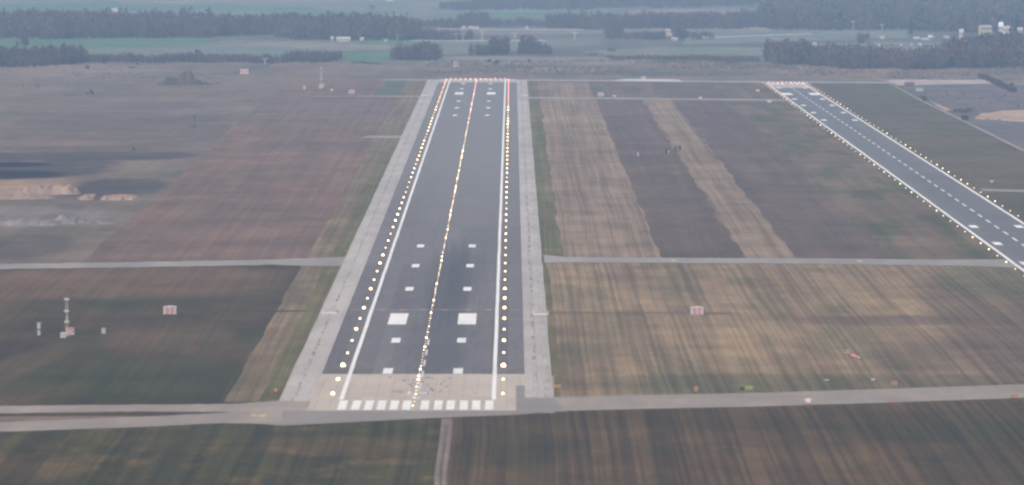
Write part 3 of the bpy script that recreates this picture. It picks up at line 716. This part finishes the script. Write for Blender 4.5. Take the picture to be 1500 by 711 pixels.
# mast with anemometer
def thin_mast(loc, h, label, cat='mast', top='vane', mat=None, name='weather_mast', group=None, wmul=1.0):
    t = empty(name, loc, label, cat, group)
    b = MB(); b.tube((0, 0, 0), (0, 0, h), .22 * wmul, .1 * wmul, 6); b.build('pole', mat or m_gy, t)
    b = MB()
    if top == 'vane': b.box((0, 0, h), (2.0, .15, .15)); b.box((0, 0, h - 1.2), (1.1, .9, 1.8)); b.box((0, 0, 1.0), (1.0, .8, 1.6))
    else: b.box((0, 0, h - .9), (4.2 * wmul, .3, .3)); b.box((-1.8 * wmul, 0, h - .5), (.2, .2, .6)); b.box((1.8 * wmul, 0, h - .5), (.2, .2, .6)); b.box((0, 0, h - .4), (.2, .2, .9))
    b.build('instrument' if top == 'vane' else 'crossarm', mat or m_gy, t)
    return t
thin_mast(G(285, 187), 7.5, 'thin dark weather mast standing in the left heath', mat=m_dk)
thin_mast(G(57, 492), 4.5, 'faint thin pole left of the near white antenna mast', mat=m_gy)
thin_mast(G(196, 221), 2.2, 'tiny dark post on the upper edge of the burnt patch at left', mat=m_dk)
for (px, yb, h, lab) in ((668, 60, 8, 'first pale pole left of the tall pole behind the far trees'), (678, 60.3, 8, 'second pale pole, just left of the tall pole behind the far trees'),
                         (706, 60.5, 11, 'tallest pale pole, above the tree clump beyond the runway end'), (842, 58.5, 8, 'pale pole by the far fields right of the runway axis'),
                         (754, 56, 6, 'short pale pole between two far tree clumps'), (1250, 45, 11, 'pale T-shaped pole at the foot of the far right wood'),
                         (1292, 45.5, 8, 'pale pole right of the T-shaped pole at the far wood'), (388, 95, 6, 'pale pole at the top of the dark ditch at left')):
    thin_mast(G(px, yb), h, lab, 'pole', 'arm', plain('pale_pole', (.6, .6, .58)), 'utility_pole', 'pale poles in the far countryside', 1.3)

# vehicles ---------------------------------------------------------
def vehicle(loc, label, body, L_=4.4, W_=1.8, H_=1.5, rz=0, kind='car', group=None, cat=None):
    t = empty('parked_car' if kind == 'car' else 'parked_van' if kind == 'van' else 'tractor', loc, label, cat or kind, group, rz)
    h0 = .35; l = L_ / 2
    if kind == 'car':
        pr = [(-l, h0), (l, h0), (l, h0 + .35), (l * .9, h0 + .5), (l * .45, h0 + .58), (l * .15, H_), (-l * .55, H_), (-l * .85, h0 + .62), (-l, h0 + .5)]
        gp = [(l * .38, h0 + .62), (l * .14, H_ - .08), (-l * .53, H_ - .08), (-l * .78, h0 + .64)]
    else:
        pr = [(-l, h0), (l, h0), (l, h0 + .6), (l * .8, h0 + .8), (l * .62, H_), (-l, H_)]
        gp = [(l * .74, h0 + .82), (l * .6, H_ - .15), (l * .3, H_ - .15), (l * .3, h0 + .82)]
    MB().sideprism(pr, -W_ / 2, W_ / 2).build('body', body, t)
    MB().sideprism(gp, -W_ / 2 - .02, W_ / 2 + .02).build('window', m_gl, t)
    for sx in (-.62, .62):
        for s in (-1, 1):
            b = MB(); b.tube((sx * l, s * W_ / 2 - .1 * s, .34), (sx * l, s * (W_ / 2 + .06), .34), .34, n=12); b.build('wheel', m_blk, t)
    return t
m_dblue = plain('dark_blue_paint', (.04, .06, .1), .4); m_silver = plain('silver_paint', (.5, .52, .55), .35); m_maroon = plain('dark_maroon', (.12, .06, .07), .7)
# tractor in the left heath
t = empty('tractor', G(132, 138), 'dark tractor with a red part standing in the far left heath', 'tractor')
b = MB(); b.box((0, 0, 1.6), (4.6, 2.2, 1.5), bevel=.15); b.build('body', m_dblue, t)
b = MB(); b.box((.9, 0, 3.0), (1.9, 2.0, 1.6), taper=.85); b.build('cab', m_gl, t)
b = MB(); b.box((1.6, 0, 4.0), (1.2, 1.4, .4)); b.box((-2.4, 0, 3.2), (.25, .25, 2.2)); b.build('exhaust', m_red, t)
for x, r_ in ((-1.9, .75), (1.6, 1.1)):
    for s in (-1, 1):
        b = MB(); b.tube((x, s * 1.0, r_), (x, s * 1.5, r_), r_, n=16); b.build('wheel', m_blk, t)
# long dark container trailer and green shed by the gravel yard
t = empty('container_trailer', G(1332, 126), 'long dark maroon container at the lower edge of the gravel yard', 'container')
b = MB(); b.box((0, 0, 1.8), (7.6, 2.6, 2.4), bevel=.06)
for i in range(12): b.box((-3.6 + i * .65, -1.32, 1.8), (.2, .06, 2.2))
b.build('body', m_maroon, t)
b = MB(); b.box((0, 0, .35), (7.0, 2.0, .5)); b.build('chassis', m_blk, t)
m_teal = plain('pale_teal', (.2, .3, .27))
hut(G(1347, 134), 'pale green shed below the gravel yard in the right scrub', w=5.5, d=4, h=2.0, cA=m_teal, cB=m_teal, check=False, cat='shed', name='shed')
for (px, y, L_, rz, lab, body, kd) in [
    (1195, 66.5, 6, .1, 'white van parked in the meadow right of the big round grove', m_w, 'van'),
    (1345, 58, 10, 0, 'long white lorry, left of the pair by the right wood', m_w, 'van'),
    (1358, 59.5, 11, .1, 'long white lorry, right of the pair by the right wood', m_w, 'van'),
    (1388, 56.5, 8, .2, 'white lorry nearest the right wood', m_w, 'van'),
    (1364, 55.5, 7, 0, 'smaller white lorry behind the pair by the right wood', m_silver, 'van'),
    (1349, 67, 4.6, 0, 'white van at the right end of the row of parked cars', m_w, 'van')]:
    vehicle(G(px, y, .1), lab, body, L_, 2.4, 2.9, rz, kd, None, 'lorry' if L_ > 6.5 else 'van')
cars = [m_dblue, m_silver, m_blk, m_maroon, m_w]
for i in range(12):
    vehicle(G(1282 + i * 5.4 + random.uniform(-1, 1), 67 + .25 * math.sin(i), .1), 'small car in the distant row parked in the meadow before the right wood', cars[i % 3 if i % 4 else 3],
            4.3, 1.8, 1.5, random.uniform(-.2, .2) + 1.4, 'car', 'cars parked in a row in the far meadow')

# ---------------------------------------------------------------- far buildings
m_roofr = plain('tile_roof', (.25, .2, .19)); m_roofw = plain('pale_roof', (.36, .35, .34), .5); m_wallc = plain('cream_wall', (.36, .32, .23)); m_wallw = plain('white_wall', (.38, .37, .35)); m_win = plain('window_glass', (.05, .06, .08), .2)
def house(loc, w, d, h, rh, wall, roof, label, rz=0, nwin=3, floors=1, cat='house', group=None, name='house'):
    t = empty(name, loc, label, cat, group, rz)
    MB().box((0, 0, h / 2), (w, d, h)).build('wall', wall, t)
    b = MB(); e = .4
    A = [(-d / 2 - e, h - .1), (0, h + rh), (d / 2 + e, h - .1), (d / 2 + e, h + .12), (0, h + rh + .22), (-d / 2 - e, h + .12)]
    vs0 = [b.bm.verts.new((-w / 2 - e, y, z)) for y, z in A]; vs1 = [b.bm.verts.new((w / 2 + e, y, z)) for y, z in A]
    n = 6
    for i in range(n): b.bm.faces.new((vs0[i], vs0[(i + 1) % n], vs1[(i + 1) % n], vs1[i]))
    b.bm.faces.new(vs0[::-1]); b.bm.faces.new(vs1)
    g0 = [b.bm.verts.new((sx * (w / 2 - .05), y, z)) for sx in (-1,) for y, z in ((-d / 2, h), (0, h + rh), (d / 2, h))]; b.bm.faces.new(g0)
    g1 = [b.bm.verts.new((w / 2 - .05, y, z)) for y, z in ((-d / 2, h), (0, h + rh), (d / 2, h))]; b.bm.faces.new(g1)
    rf = b.build('roof', roof, t)
    MB().box((w * .22, .3, h + rh), (.8, .8, 1.6)).build('chimney', roof, rf)
    for fl in range(floors):
        z = h * (fl + .55) / floors
        for i in range(nwin):
            x = -w / 2 + (i + .5) * w / nwin
            if fl == 0 and i == nwin // 2: MB().box((x, -d / 2 - .03, 1.05), (1.0, .06, 2.1)).build('door', m_roofr, t)
            else: MB().box((x, -d / 2 - .03, z), (1.2, .06, 1.4)).build('window', m_win, t)
    return t
house(G(169, 19, .1), 9, 7, 3, 2.5, m_wallw, m_roofw, 'white farmhouse with trees beside it above the big left wood')
house(G(571, 2, .1), 12, 8, 2.5, 2.5, m_wallw, m_roofw, 'white roofed barn at the very top left of centre', cat='barn', name='barn')
house(G(486.5, 60.5, .1), 3, 3, 3, 1.5, m_wallw, m_roofw, 'small white hut at the left end of the farm beneath the middle wood')
house(G(503, 61, .1), 14, 7, 2.6, 2, plain('grey_wall', (.35, .35, .36)), m_roofw, 'long low farmhouse under the middle wood', nwin=5)
house(G(530, 59.6, .1), 4, 4, 2, 1, m_wallw, m_roofw, 'tiny white shed right of the long farmhouse', cat='shed', name='shed', nwin=1)
house(G(565, 61.6, .1), 3, 3, 1.4, .8, m_wallw, m_roofw, 'faint pale shed at the foot of the middle wood', cat='shed', name='shed', nwin=1)
for i, px in enumerate((679, 688, 693, 699)):
    house(G(px, 43 + .2 * i, .1), 3.2, 3, 2.2, 1.0, m_wallw, m_roofw, ('first', 'second', 'third', 'last')[i] + ' from left of four tiny white houses beyond the runway axis', nwin=1, group='tiny white houses in the far fields')
house(G(771.5, 42.5, .1), 3, 3, 1.6, .8, m_wallw, m_roofw, 'lone tiny white house right of the four tiny houses', nwin=1)
house(G(981, 53, .1), 8, 7, 6.0, 1, m_wallc, m_roofw, 'pale two-storey block between trees on the far road', nwin=3, floors=2)
house(G(988, 59.6, .1), 6, 5, 2.0, 1, m_wallw, m_roofw, 'low white house under the pale two-storey block', nwin=2)
house(G(1093, 57.6, .1), 3, 3, 1.4, 1, m_wallw, m_roofw, 'small white shed on the far road left of the grove', cat='shed', name='shed', nwin=1) if False else None
house(G(1034, 57.4, .1), 8, 4, 1.6, .9, m_wallw, m_roofw, 'long white shed on the far road left of the grove', cat='shed', name='shed', nwin=3)
house(G(1098, 4, .1), 5, 5, 3, 2, m_wallc, m_roofw, 'faint pale house high above the narrow runway end')
house(G(1133, 9, .1), 2.5, 2.5, 4.5, 2, m_wallw, m_roofw, 'tiny bright tower at the top edge above the narrow runway end', nwin=1, cat='tower')
house(G(1200, 16, .1), 5, 5, 3.2, 2, m_wallw, m_roofw, 'tiny bright house in the top right wood')
house(G(1324, 16, .1), 9, 5, 9, 2, m_wallw, m_roofw, 'left one of two long white roofs inside the top right wood', floors=2, rz=-.1)
house(G(1338, 18, .1), 9, 5, 9, 2, m_wallw, m_roofw, 'right one of two long white roofs inside the top right wood', floors=2, rz=-.1)
house(G(1331, 41, .1), 6, 5, 8, 3, plain('grey_plaster', (.5, .52, .55)), m_roofw, 'pale house amid the trees at the upper right, behind the lorries', nwin=2, floors=2)
house(G(1292, 57.5, .1), 4, 4, 2, 1, m_wallw, m_roofw, 'tiny white shed in the meadow right of the lone round tree', cat='shed', name='shed', nwin=1)
house(G(1400, 28, .1), 6, 5, 10, 3, m_wallw, m_roofw, 'bright little house above the cream building', nwin=2, floors=2)
house(G(1399, 25, .1), 9, 5, 11, 3, m_wallc, m_roofw, 'pale roof peeping out behind the bright little house', nwin=2, floors=2)
house(G(1408, 60, .1), 4, 5, 9, 3, m_wallw, m_roofw, 'narrow white house at the left edge of the cream building group', nwin=2, floors=2)
house(G(1443, 70, .1), 11, 10, 20.5, 1.5, m_wallc, m_roofw, 'large cream block rising over the right wood', nwin=5, floors=5, cat='building', name='apartment_block', rz=.25)
house(G(1466, 68, .1), 4, 5, 20, 4, m_wallw, plain('blue_grey_roof', (.5, .6, .68)), 'white tower house with a pointed pale roof right of the cream block', nwin=2, floors=4, cat='building', name='tower_house')
house(G(1474, 67, .1), 7, 7, 17.5, 2, m_wallw, m_roofw, 'white wing right of the tower house over the right wood', nwin=4, floors=4, cat='building', name='apartment_block', rz=-.2)
house(G(1494, 67, .1), 5, 7, 16, 2, m_wallw, m_roofw, 'dim white building near the right edge over the right wood', nwin=3, floors=4, cat='building', name='apartment_block')

# ---------------------------------------------------------------- trees and woods
def bark_mat(nm, c, c2): 
    m, nt, bs = newmat(nm); P = coords(nt)
    n = noise(nt, P, .06, .02, 5, .6, off=random.uniform(-9, 9)); n2 = noise(nt, P, .5, .5, 3, .6)
    col = mix(nt, ramp(nt, n, .35, .65), c, c2)
    col = scale_col(nt, col, M(nt, 'ADD', M(nt, 'MULTIPLY', n2, 1.0), .5))
    L(nt, col, bs.inputs['Base Color']); bs.inputs['Roughness'].default_value = 1; bs.inputs['Specular IOR Level'].default_value = 0
    return m
m_twig = bark_mat('bare_twigs', (.065, .050, .046), (.10, .073, .062))
m_con = bark_mat('conifer_needles', (.022, .04, .028), (.035, .05, .035))
m_trunk = bark_mat('bark', (.06, .05, .045), (.09, .08, .07))
def crown_quads(h, w, n, qs, low=.12, con=False):
    u = RNG.rand(n); th = RNG.rand(n) * 2 * np.pi
    z = low + (1 - low) * u
    if con: prof = (1 - z) * 1.0 + .05
    else: prof = np.sqrt(np.clip(1 - ((z - .58) / .46) ** 2, .04, 1)); prof[z < .3] *= .7
    rr = np.sqrt(RNG.rand(n)) * prof * (.75 + .25 * np.sin(th * 3 + z * 5))
    c = np.stack([rr * np.cos(th) * w / 2, rr * np.sin(th) * w / 2, z * h], 1)
    a = RNG.randn(n, 3); a /= np.linalg.norm(a, axis=1)[:, None]
    b = np.cross(a, RNG.randn(n, 3)); b /= np.linalg.norm(b, axis=1)[:, None]
    s = qs * (.5 + RNG.rand(n))[:, None]
    V = np.stack([c - a * s - b * s * .5, c + a * s - b * s * .5, c + a * s * .7 + b * s * .5, c - a * s * .7 + b * s * .5], 1)
    V[:, :, 2] = np.maximum(V[:, :, 2], 0.02)
    return V.reshape(-1, 3)
def pip(x, y, poly):
    inside = np.zeros(len(x), bool); n = len(poly); j = n - 1
    for i in range(n):
        xi, yi = poly[i]; xj, yj = poly[j]
        c = ((yi > y) != (yj > y)) & (x < (xj - xi) * (y - yi) / (yj - yi + 1e-9) + xi)
        inside ^= c; j = i
    return inside
def wood(poly_px, h, sp, name='wood', con=.08, label='', cat='wood', nq=48, hv=.5, wr=.55, qs=None, minw=0):
    poly = [G(x, y)[:2] for x, y in poly_px]
    xs = [p[0] for p in poly]; ys = [p[1] for p in poly]
    A = (max(xs) - min(xs)) * (max(ys) - min(ys)); n = int(A / (sp * sp))
    x = RNG.uniform(min(xs), max(xs), n); y = RNG.uniform(min(ys), max(ys), n)
    ok = pip(x, y, poly) & (np.sin(x * .11 + y * .013) + np.sin(x * .043 - y * .02 + 2) + RNG.rand(n) * 2.2 > -.55); x, y = x[ok], y[ok]; pxm = F * HC / (y * y); y = y + (np.sin(x * .045 + 1) + .8 * np.sin(x * .12) + RNG.randn(len(x)) * .5) * .8 / pxm
    for kind in (0, 1):
        tm = [crown_quads(1, 1, nq, (qs or .085), .04 if not kind else .02, bool(kind)) for _ in range(6)]
        mk = RNG.rand(len(x)) < con
        mk = mk if kind else ~mk
        xx, yy = x[mk], y[mk]
        if not len(xx): continue
        parts = []
        big = .5 + .5 * np.sin(xx * .05 + 1.3) * np.sin(yy * .012)
        for i in range(len(xx)):
            hh = h * (1 - hv + hv * RNG.rand() * 1.25 + .22 * big[i] + .25 * (RNG.rand() > .94)) * (1.1 if kind else 1); ww = max(hh * wr * (.7 + .6 * RNG.rand()), minw) * (.6 if kind else 1)
            V = tm[RNG.randint(6)] * np.array([ww, ww, hh]); a = RNG.rand() * 6.28
            ca, sa = math.cos(a), math.sin(a)
            V = np.stack([V[:, 0] * ca - V[:, 1] * sa + xx[i], V[:, 0] * sa + V[:, 1] * ca + yy[i], V[:, 2]], 1)
            # a tapered trunk as two crossing blades of real width
            t = hh * .5; r0 = .3
            T = np.array([[xx[i] - r0, yy[i], 0], [xx[i] + r0, yy[i], 0], [xx[i] + .1, yy[i], t], [xx[i] - .1, yy[i], t],
                          [xx[i], yy[i] - r0, 0], [xx[i], yy[i] + r0, 0], [xx[i], yy[i] + .1, t], [xx[i], yy[i] - .1, t]])
            parts += [V, T]
        V = np.concatenate(parts); Fq = np.arange(len(V)).reshape(-1, 4)
        o = mesh_np(name if not kind else 'conifer_' + name, V, Fq, m_con if kind else m_twig)
        tag(o, label if not kind else 'dark conifers scattered through the ' + label, cat, None, 'stuff')
wood([(-60, 57), (200, 57), (265, 56), (392, 52), (415, 49), (380, 46), (150, 41), (-60, 40)], 16.5, 7, label='broad bare wood across the upper left')
wood([(-60, 98), (60, 99), (90, 97), (125, 93), (128, 89), (60, 91), (-60, 92)], 12, 4.5, label='dark thicket at the left edge above the heath')
wood([(130, 91), (300, 92.5), (405, 93), (430, 91), (300, 88.5), (130, 88)], 5.5, 3.5, name='hedge', label='low hedge along the far edge of the left heath', cat='hedge')
wood([(412, 91), (470, 91), (500, 89), (500, 87), (430, 87)], 7, 3.5, name='hedge', label='bushy hedge left of the runway end', cat='hedge')
wood([(400, 56), (440, 58), (500, 59), (600, 60), (618, 57), (600, 51), (520, 47), (400, 47)], 17, 6.5, label='bare wood behind the middle farm')
wood([(420, 44), (480, 46), (500, 42), (440, 40)], 11, 6, con=.8, label='small bluish wood left of the middle wood')
wood([(571, 88), (600, 90), (640, 88), (647, 85), (630, 84), (580, 84)], 11, 4.5, label='dark rounded copse left of the runway axis')
wood([(683, 81), (715, 81.5), (722, 79), (690, 79)], 9, 4, label='low copse beyond the runway axis')
wood([(715, 81), (745, 81), (742, 78), (718, 78)], 13, 4.5, label='tall copse straight beyond the wide runway')
wood([(758, 81), (800, 81), (812, 80), (800, 78), (762, 78)], 8, 4, label='bush copse right of the tall copse')
wood([(762, 79), (784, 79), (784, 77), (764, 77)], 12, 4.5, label='taller trees over the bush copse')
wood([(640, 15), (720, 16), (800, 15), (1110, 9), (1110, -2), (740, 2), (660, 12)], 9, 8, name='wood', label='thin belt of trees near the top centre')
wood([(600, 41), (720, 40), (880, 41), (880, 38), (700, 36), (620, 38)], 7, 5.5, label='tree belt crossing the far fields')
wood([(600, 58), (640, 59), (700, 59), (690, 55), (610, 54)], 7, 4, label='dark low trees beside the pale poles')
wood([(670, 37), (715, 38), (715, 34), (680, 33)], 12, 7, label='faint grove behind the tree belt')
wood([(800, 42), (870, 43), (1180, 42), (1180, 36), (1040, 34), (900, 37), (800, 39)], 12, 6, label='blue belt of trees right of centre')
wood([(886, 57), (912, 58), (912, 54), (888, 53)], 12, 5, label='dense clump on the far road')
wood([(912, 58.5), (975, 59), (975, 56), (912, 56)], 6, 4, label='low scrubby row beside the dense clump')
wood([(987, 58), (1003, 58.5), (1003, 54), (988, 53)], 13, 5, label='clump right of the pale two-storey block')
wood([(1003, 57), (1032, 57.5), (1046, 57), (1040, 55), (1003, 55)], 6, 4, label='low bushes right of the pale block')
wood([(1110, 40), (1130, 44), (1240, 44), (1500, 50), (1640, 50), (1640, -14), (1120, -14), (1125, 10)], 15, 11, nq=70, con=.12, wr=.8, label='great wood filling the upper right', qs=.11)
wood([(1118, 90), (1135, 94), (1160, 95), (1186, 94), (1190, 89), (1170, 84), (1125, 85)], 14.5, 4.5, label='big dark round grove above the narrow runway')
wood([(1186, 90), (1190, 92), (1196, 90), (1193, 86)], 9, 4, label='low right shoulder of the round grove')
wood([(1180, 97), (1240, 102), (1380, 101), (1385, 92), (1320, 93), (1250, 90), (1205, 92)], 13, 4.8, label='long dark thicket before the meadow at right')
wood([(1378, 100), (1500, 102), (1640, 104), (1640, 74), (1480, 74), (1385, 84)], 15, 6, nq=60, con=.1, label='dense dark wood at the right edge', wr=.7)
wood([(895, 88), (960, 88.5), (1112, 90.5), (1112, 88), (960, 86.6), (895, 86.4)], 3.2, 2.6, name='hedge', label='low dark scrub line right of the runway axis', cat='hedge', con=0)
wood([(1432, 113), (1440, 113), (1489, 135), (1482, 136.5)], 3.2, 1.9, name='hedge', label='slanting dark hedge in the right scrub', cat='hedge', con=.5, minw=2)
# scattered low scrub on the heath beyond the runway end
def scrub(poly_px, n, label, h=(.8, 2.2), clump=None):
    poly = [G(x, y)[:2] for x, y in poly_px]; xs = [p[0] for p in poly]; ys = [p[1] for p in poly]
    x = RNG.uniform(min(xs), max(xs), n * 3); y = RNG.uniform(min(ys), max(ys), n * 3); ok = pip(x, y, poly)
    f = np.sin(x * .03 + y * .011) + np.sin(y * .021 - x * .012 + 1) + RNG.rand(len(x)) * 1.2
    ok &= f > .5; x, y = x[ok][:n], y[ok][:n]; parts = []
    for i in range(len(x)):
        hh = RNG.uniform(*h); parts.append(crown_quads(hh, hh * 3.2, 16, .34, .0) + np.array([x[i], y[i], 0]))
    V = np.concatenate(parts); o = mesh_np('scrub', V, np.arange(len(V)).reshape(-1, 4), m_scrubm)
    tag(o, label, 'scrub', None, 'stuff')
m_scrubm = bark_mat('scrub_twigs', (.10, .085, .075), (.13, .105, .09))
scrub([(600, 108), (900, 112), (1200, 112), (1300, 106), (1120, 93), (900, 88), (640, 90)], 1500, 'patchy low scrub on the heath beyond both runway ends')
scrub([(-20, 130), (330, 130), (330, 97), (-20, 100)], 150, 'sparse low scrub on the left heath', (.4, 1.0))
scrub([(1300, 116), (1520, 120), (1520, 103), (1300, 102)], 250, 'low scrub before the dense right wood')
scrub([(1350, 145), (1520, 200), (1520, 130), (1360, 130)], 160, 'sparse low scrub around the lone bushes at right', (.4, 1.0))

def tree(loc, h, w, label, kind='bare', name=None, group=None, n=None):
    con = kind == 'con'; bush = kind == 'bush'
    t = empty(name or ('conifer_tree' if con else 'bush' if bush else 'bare_tree'), loc, label, 'bush' if bush else 'tree', group)
    b = MB(); hh = h * (.9 if con else .55 if not bush else .3)
    b.tube((0, 0, 0), (0, 0, hh), max(.12, h * .022), max(.04, h * .007), 8)
    if not con:
        for k in range(9 if not bush else 5):
            a = k * 2.4 + random.random(); z = hh * (.35 + .07 * k); r = w * random.uniform(.22, .38)
            b.tube((0, 0, z), (math.cos(a) * r, math.sin(a) * r, min(h * .92, z + h * random.uniform(.15, .32))), h * .009, h * .002, 5)
    b.build('trunk', m_trunk, t)
    n = n or int(260 + 14 * h * w ** .5)
    V = crown_quads(h, w, n, max(.28, h * .035), .03 if (bush or con) else .22, con)
    if not con:   # gather into clumps so that gaps show
        cl = RNG.rand(26, 3) - .5
        cl = cl / np.linalg.norm(cl, axis=1)[:, None] * (.5 + .45 * RNG.rand(26))[:, None] * .5
        C = np.stack([cl[:, 0] * w, cl[:, 1] * w, h * (.58 if not bush else .35) + cl[:, 2] * h * (.78 if not bush else .7)], 1)
        Vq = V.reshape(-1, 4, 3); ctr = Vq.mean(1, keepdims=True); k = RNG.randint(0, 26, len(Vq))
        new = C[k][:, None, :] + RNG.randn(len(Vq), 1, 3) * np.array([w, w, h]) * .085
        Vq = Vq - ctr + new; V = Vq.reshape(-1, 3); V[:, 2] = np.maximum(V[:, 2], .03)
    o = mesh_np('crown', V, np.arange(len(V)).reshape(-1, 4), m_con if con else m_twig); o.parent = t
    return t
tree(G(1264, 69), 15, 13, 'lone round bare tree in the meadow before the far wood')
tree(G(278, 20), 10, 9, 'tree standing out above the left wood'); tree(G(160, 20), 9, 4, 'thin tree just left of the white farmhouse', 'con')
tree(G(176, 20), 9, 7, 'dark tree just right of the white farmhouse'); tree(G(185, 19.6), 10, 5, 'second tree right of the white farmhouse', 'con')
tree(G(545, 14.5), 7, 8, 'faint lone tree in the pale fields at the top')
tree(G(596, 56), 20, 8, 'dark green conifer at the right end of the middle wood', 'con')
m_lime = bark_mat('light_green_leaves', (.15, .26, .12), (.2, .3, .15))
t = tree(G(582, 61.6), 9, 5, 'pale green pointed tree before the middle wood', 'con')
for c in t.children:
    if c.name.startswith('crown'): c.data.materials[0] = m_lime
tree(G(152, 93.5), 6.5, 4, 'small dark conifer at the edge of the left heath', 'con'); tree(G(128, 101), 4.5, 4, 'small dark bush on the heath near the left thicket', 'bush')
tree(G(201, 95), 2.4, 3, 'tiny dark bush on the left heath before the low hedge', 'bush')
tree(G(193, 100), 2.0, 6, 'low pale bush on the left heath', 'bush')
tree(G(290, 80), 5, 7, 'small tree above the low hedge at left'); tree(G(36, 72), 14, 10, 'hazy tree in the green field above the left thicket')
tree(G(25, 74), 10, 3, 'slim tree rising over the left thicket')
tree(G(775, 93), 5, 4, 'slim bush on the heath right of the runway axis', 'bush'); tree(G(727, 95), 5.5, 6, 'reddish bush on the heath above the right half of the runway', 'bush')
tree(G(716, 92), 5, 4, 'left one of two small bushes beyond the runway axis', 'bush'); tree(G(1353, 150), 5.2, 4.6, 'small dark tree on the path below the gravel yard', 'bare', n=500)
tree(G(1411, 166), 5.2, 16, 'wide dark dome shaped bush beside the sand clearing', 'bush', n=900); tree(G(1413, 177), 5.4, 5.6, 'upright dark bush on the path below the wide bush', 'bush', n=500)
tree(G(1327, 105), 6, 8, 'dark bush at the foot of the long thicket', 'bush'); tree(G(1482, 127), 4, 5, 'bush right of the slanting hedge', 'bush')
tree(G(896, 76), 5, 9, 'lone bush in the far grass right of centre', 'bush'); tree(G(871, 82), 4, 16, 'broad low bush beyond the heath', 'bush'); tree(G(894, 86), 5, 10, 'pale bush at the left end of the low scrub line', 'bush')
tree(G(1483, 83), 20, 6, 'dark pointed conifer inside the right wood', 'con'); tree(G(1490, 62), 28, 9, 'tall conifer behind the white buildings at right', 'con')
tree(G(1296, 22), 16, 5, 'dark conifer rising in the upper right wood', 'con'); tree(G(1334, 50), 19, 5, 'dark slim conifer before the pale house', 'con')
tree(G(1135, 99), 3.5, 14, 'grey green bush at the foot of the round grove', 'bush'); tree(G(1073, 94), 3.4, 16, 'low dark bush on the heath left of the grove', 'bush'); tree(G(527, 93), 3, 16, 'dark scrubby patch at the heath edge left of the copse', 'bush')
tree(G(545, 94.5), 2.4, 20, 'long low dark bush right of the scrubby patch', 'bush')

# ---------------------------------------------------------------- mounds
def mound(name, loc, lx, ly, h, mat, label, seed, peaks, cat='mound', group=None, rough=.26):
    n, m = 40, 26; rs = np.random.RandomState(seed); V = []
    gx = np.linspace(-1, 1, n); gy = np.linspace(-1, 1, m)
    ph = rs.rand(6) * 6
    for j in gy:
        for i in gx:
            z = 0
            for (px_, py_, r, a) in peaks:
                z = max(z, a * math.exp(-(((i - px_) / r) ** 2 + ((j - py_) / r) ** 2) ** 1.2 * 1.2))
            z += rough * z * (math.sin(i * 9 + ph[0]) * math.sin(j * 8 + ph[1]) + .6 * math.sin(i * 21 + ph[2]) + rs.uniform(-.5, .5))
            e = max(abs(i), abs(j)); z = z * (1 if e < .85 else (1 - e) / .15)
            V.append((i * lx / 2, j * ly / 2, z * h - .1 + (0 if z > .02 else -.3)))
    idx = np.arange(n * m).reshape(m, n)
    Fq = np.stack([idx[:-1, :-1], idx[:-1, 1:], idx[1:, 1:], idx[1:, :-1]], -1).reshape(-1, 4)
    o = mesh_np(name, np.array(V), Fq, mat); o.location = loc
    for p in o.data.polygons: p.use_smooth = True
    return tag(o, label, cat, group)
m_earth = bark_mat('overgrown_earth', (.07, .055, .045), (.095, .075, .06))
mound('earth_mound', G(268, 124), 44, 70, 9.0, m_earth, 'dark overgrown earth mound on the far left heath', 3, [(.15, 0, .5, 1), (-.4, -.1, .42, .6), (.6, 0, .3, .3)])
m_sandh = field_mat('sand_heap', (.33, .24, .185), (.27, .195, .155), (.16, .13, .12), .5, .3, .1, blob=(.12, .03)); m_grey = field_mat('rubble_heap', (.24, .21, .20), (.18, .155, .155), (.1, .095, .1), .5, .3, .1, blob=(.15, .04))
mound('sand_heap', G(70, 284), 34, 40, 4.6, m_sandh, 'large pale orange sand heap in the burnt ground at left', 5, [(-.5, 0, .55, .75), (.0, 0, .5, 1), (.55, .1, .45, .9)])
mound('sand_heap', G(22, 291), 44, 40, 2.4, m_sandh, 'broad low sand heap at the left edge', 6, [(-.4, 0, .45, .8), (.1, 0, .4, 1), (.5, .1, .35, .5)])
mound('sand_heap', G(127, 292), 8, 30, 2.0, m_sandh, 'small round sand heap between the large heap and the row', 8, [(0, 0, .6, 1)])
mound('sand_heap', G(172, 293), 18, 30, 2.0, m_sandh, 'short row of little sand heaps right of the round one', 9, [(-.7, 0, .22, 1), (-.25, .1, .25, .6), (.2, 0, .22, .9), (.5, .1, .2, .55), (.75, 0, .18, .7)])
mound('rubble_heap', G(92, 322), 12, 26, 2.4, m_grey, 'pale peaked rubble heap below the sand heaps', 12, [(0, 0, .5, 1)])
mound('rubble_heap', G(130, 327), 26, 40, 2.2, m_grey, 'grey rubble heap trailing off to the right', 13, [(-.5, 0, .5, 1), (.1, 0, .6, .7), (.5, 0, .5, .4)])
mound('rubble_heap', G(26, 329), 40, 50, 3.2, m_grey, 'grey rubble heap at the left edge below the sand', 14, [(-.6, 0, .5, 1), (0, 0, .5, .75), (.5, 0, .5, .6)])

# ---------------------------------------------------------------- haze
hz = MB(); hz.box((0, 11750, 84.5), (29600, 29100, 171)); 
mh = bpy.data.materials.new('haze_air'); mh.use_nodes = True; nh = mh.node_tree; nh.nodes.clear()
pv = nh.nodes.new('ShaderNodeVolumePrincipled'); pv.inputs['Color'].default_value = (.40, .64, 1.0, 1); pv.inputs['Density'].default_value = .53e-4
pv.inputs['Anisotropy'].default_value = -.35
oh = nh.nodes.new('ShaderNodeOutputMaterial'); nh.links.new(pv.outputs[0], oh.inputs['Volume'])
ho = hz.build('haze', mh); tag(ho, 'thin blue haze lying over the whole airfield and countryside', 'haze', None, 'stuff')
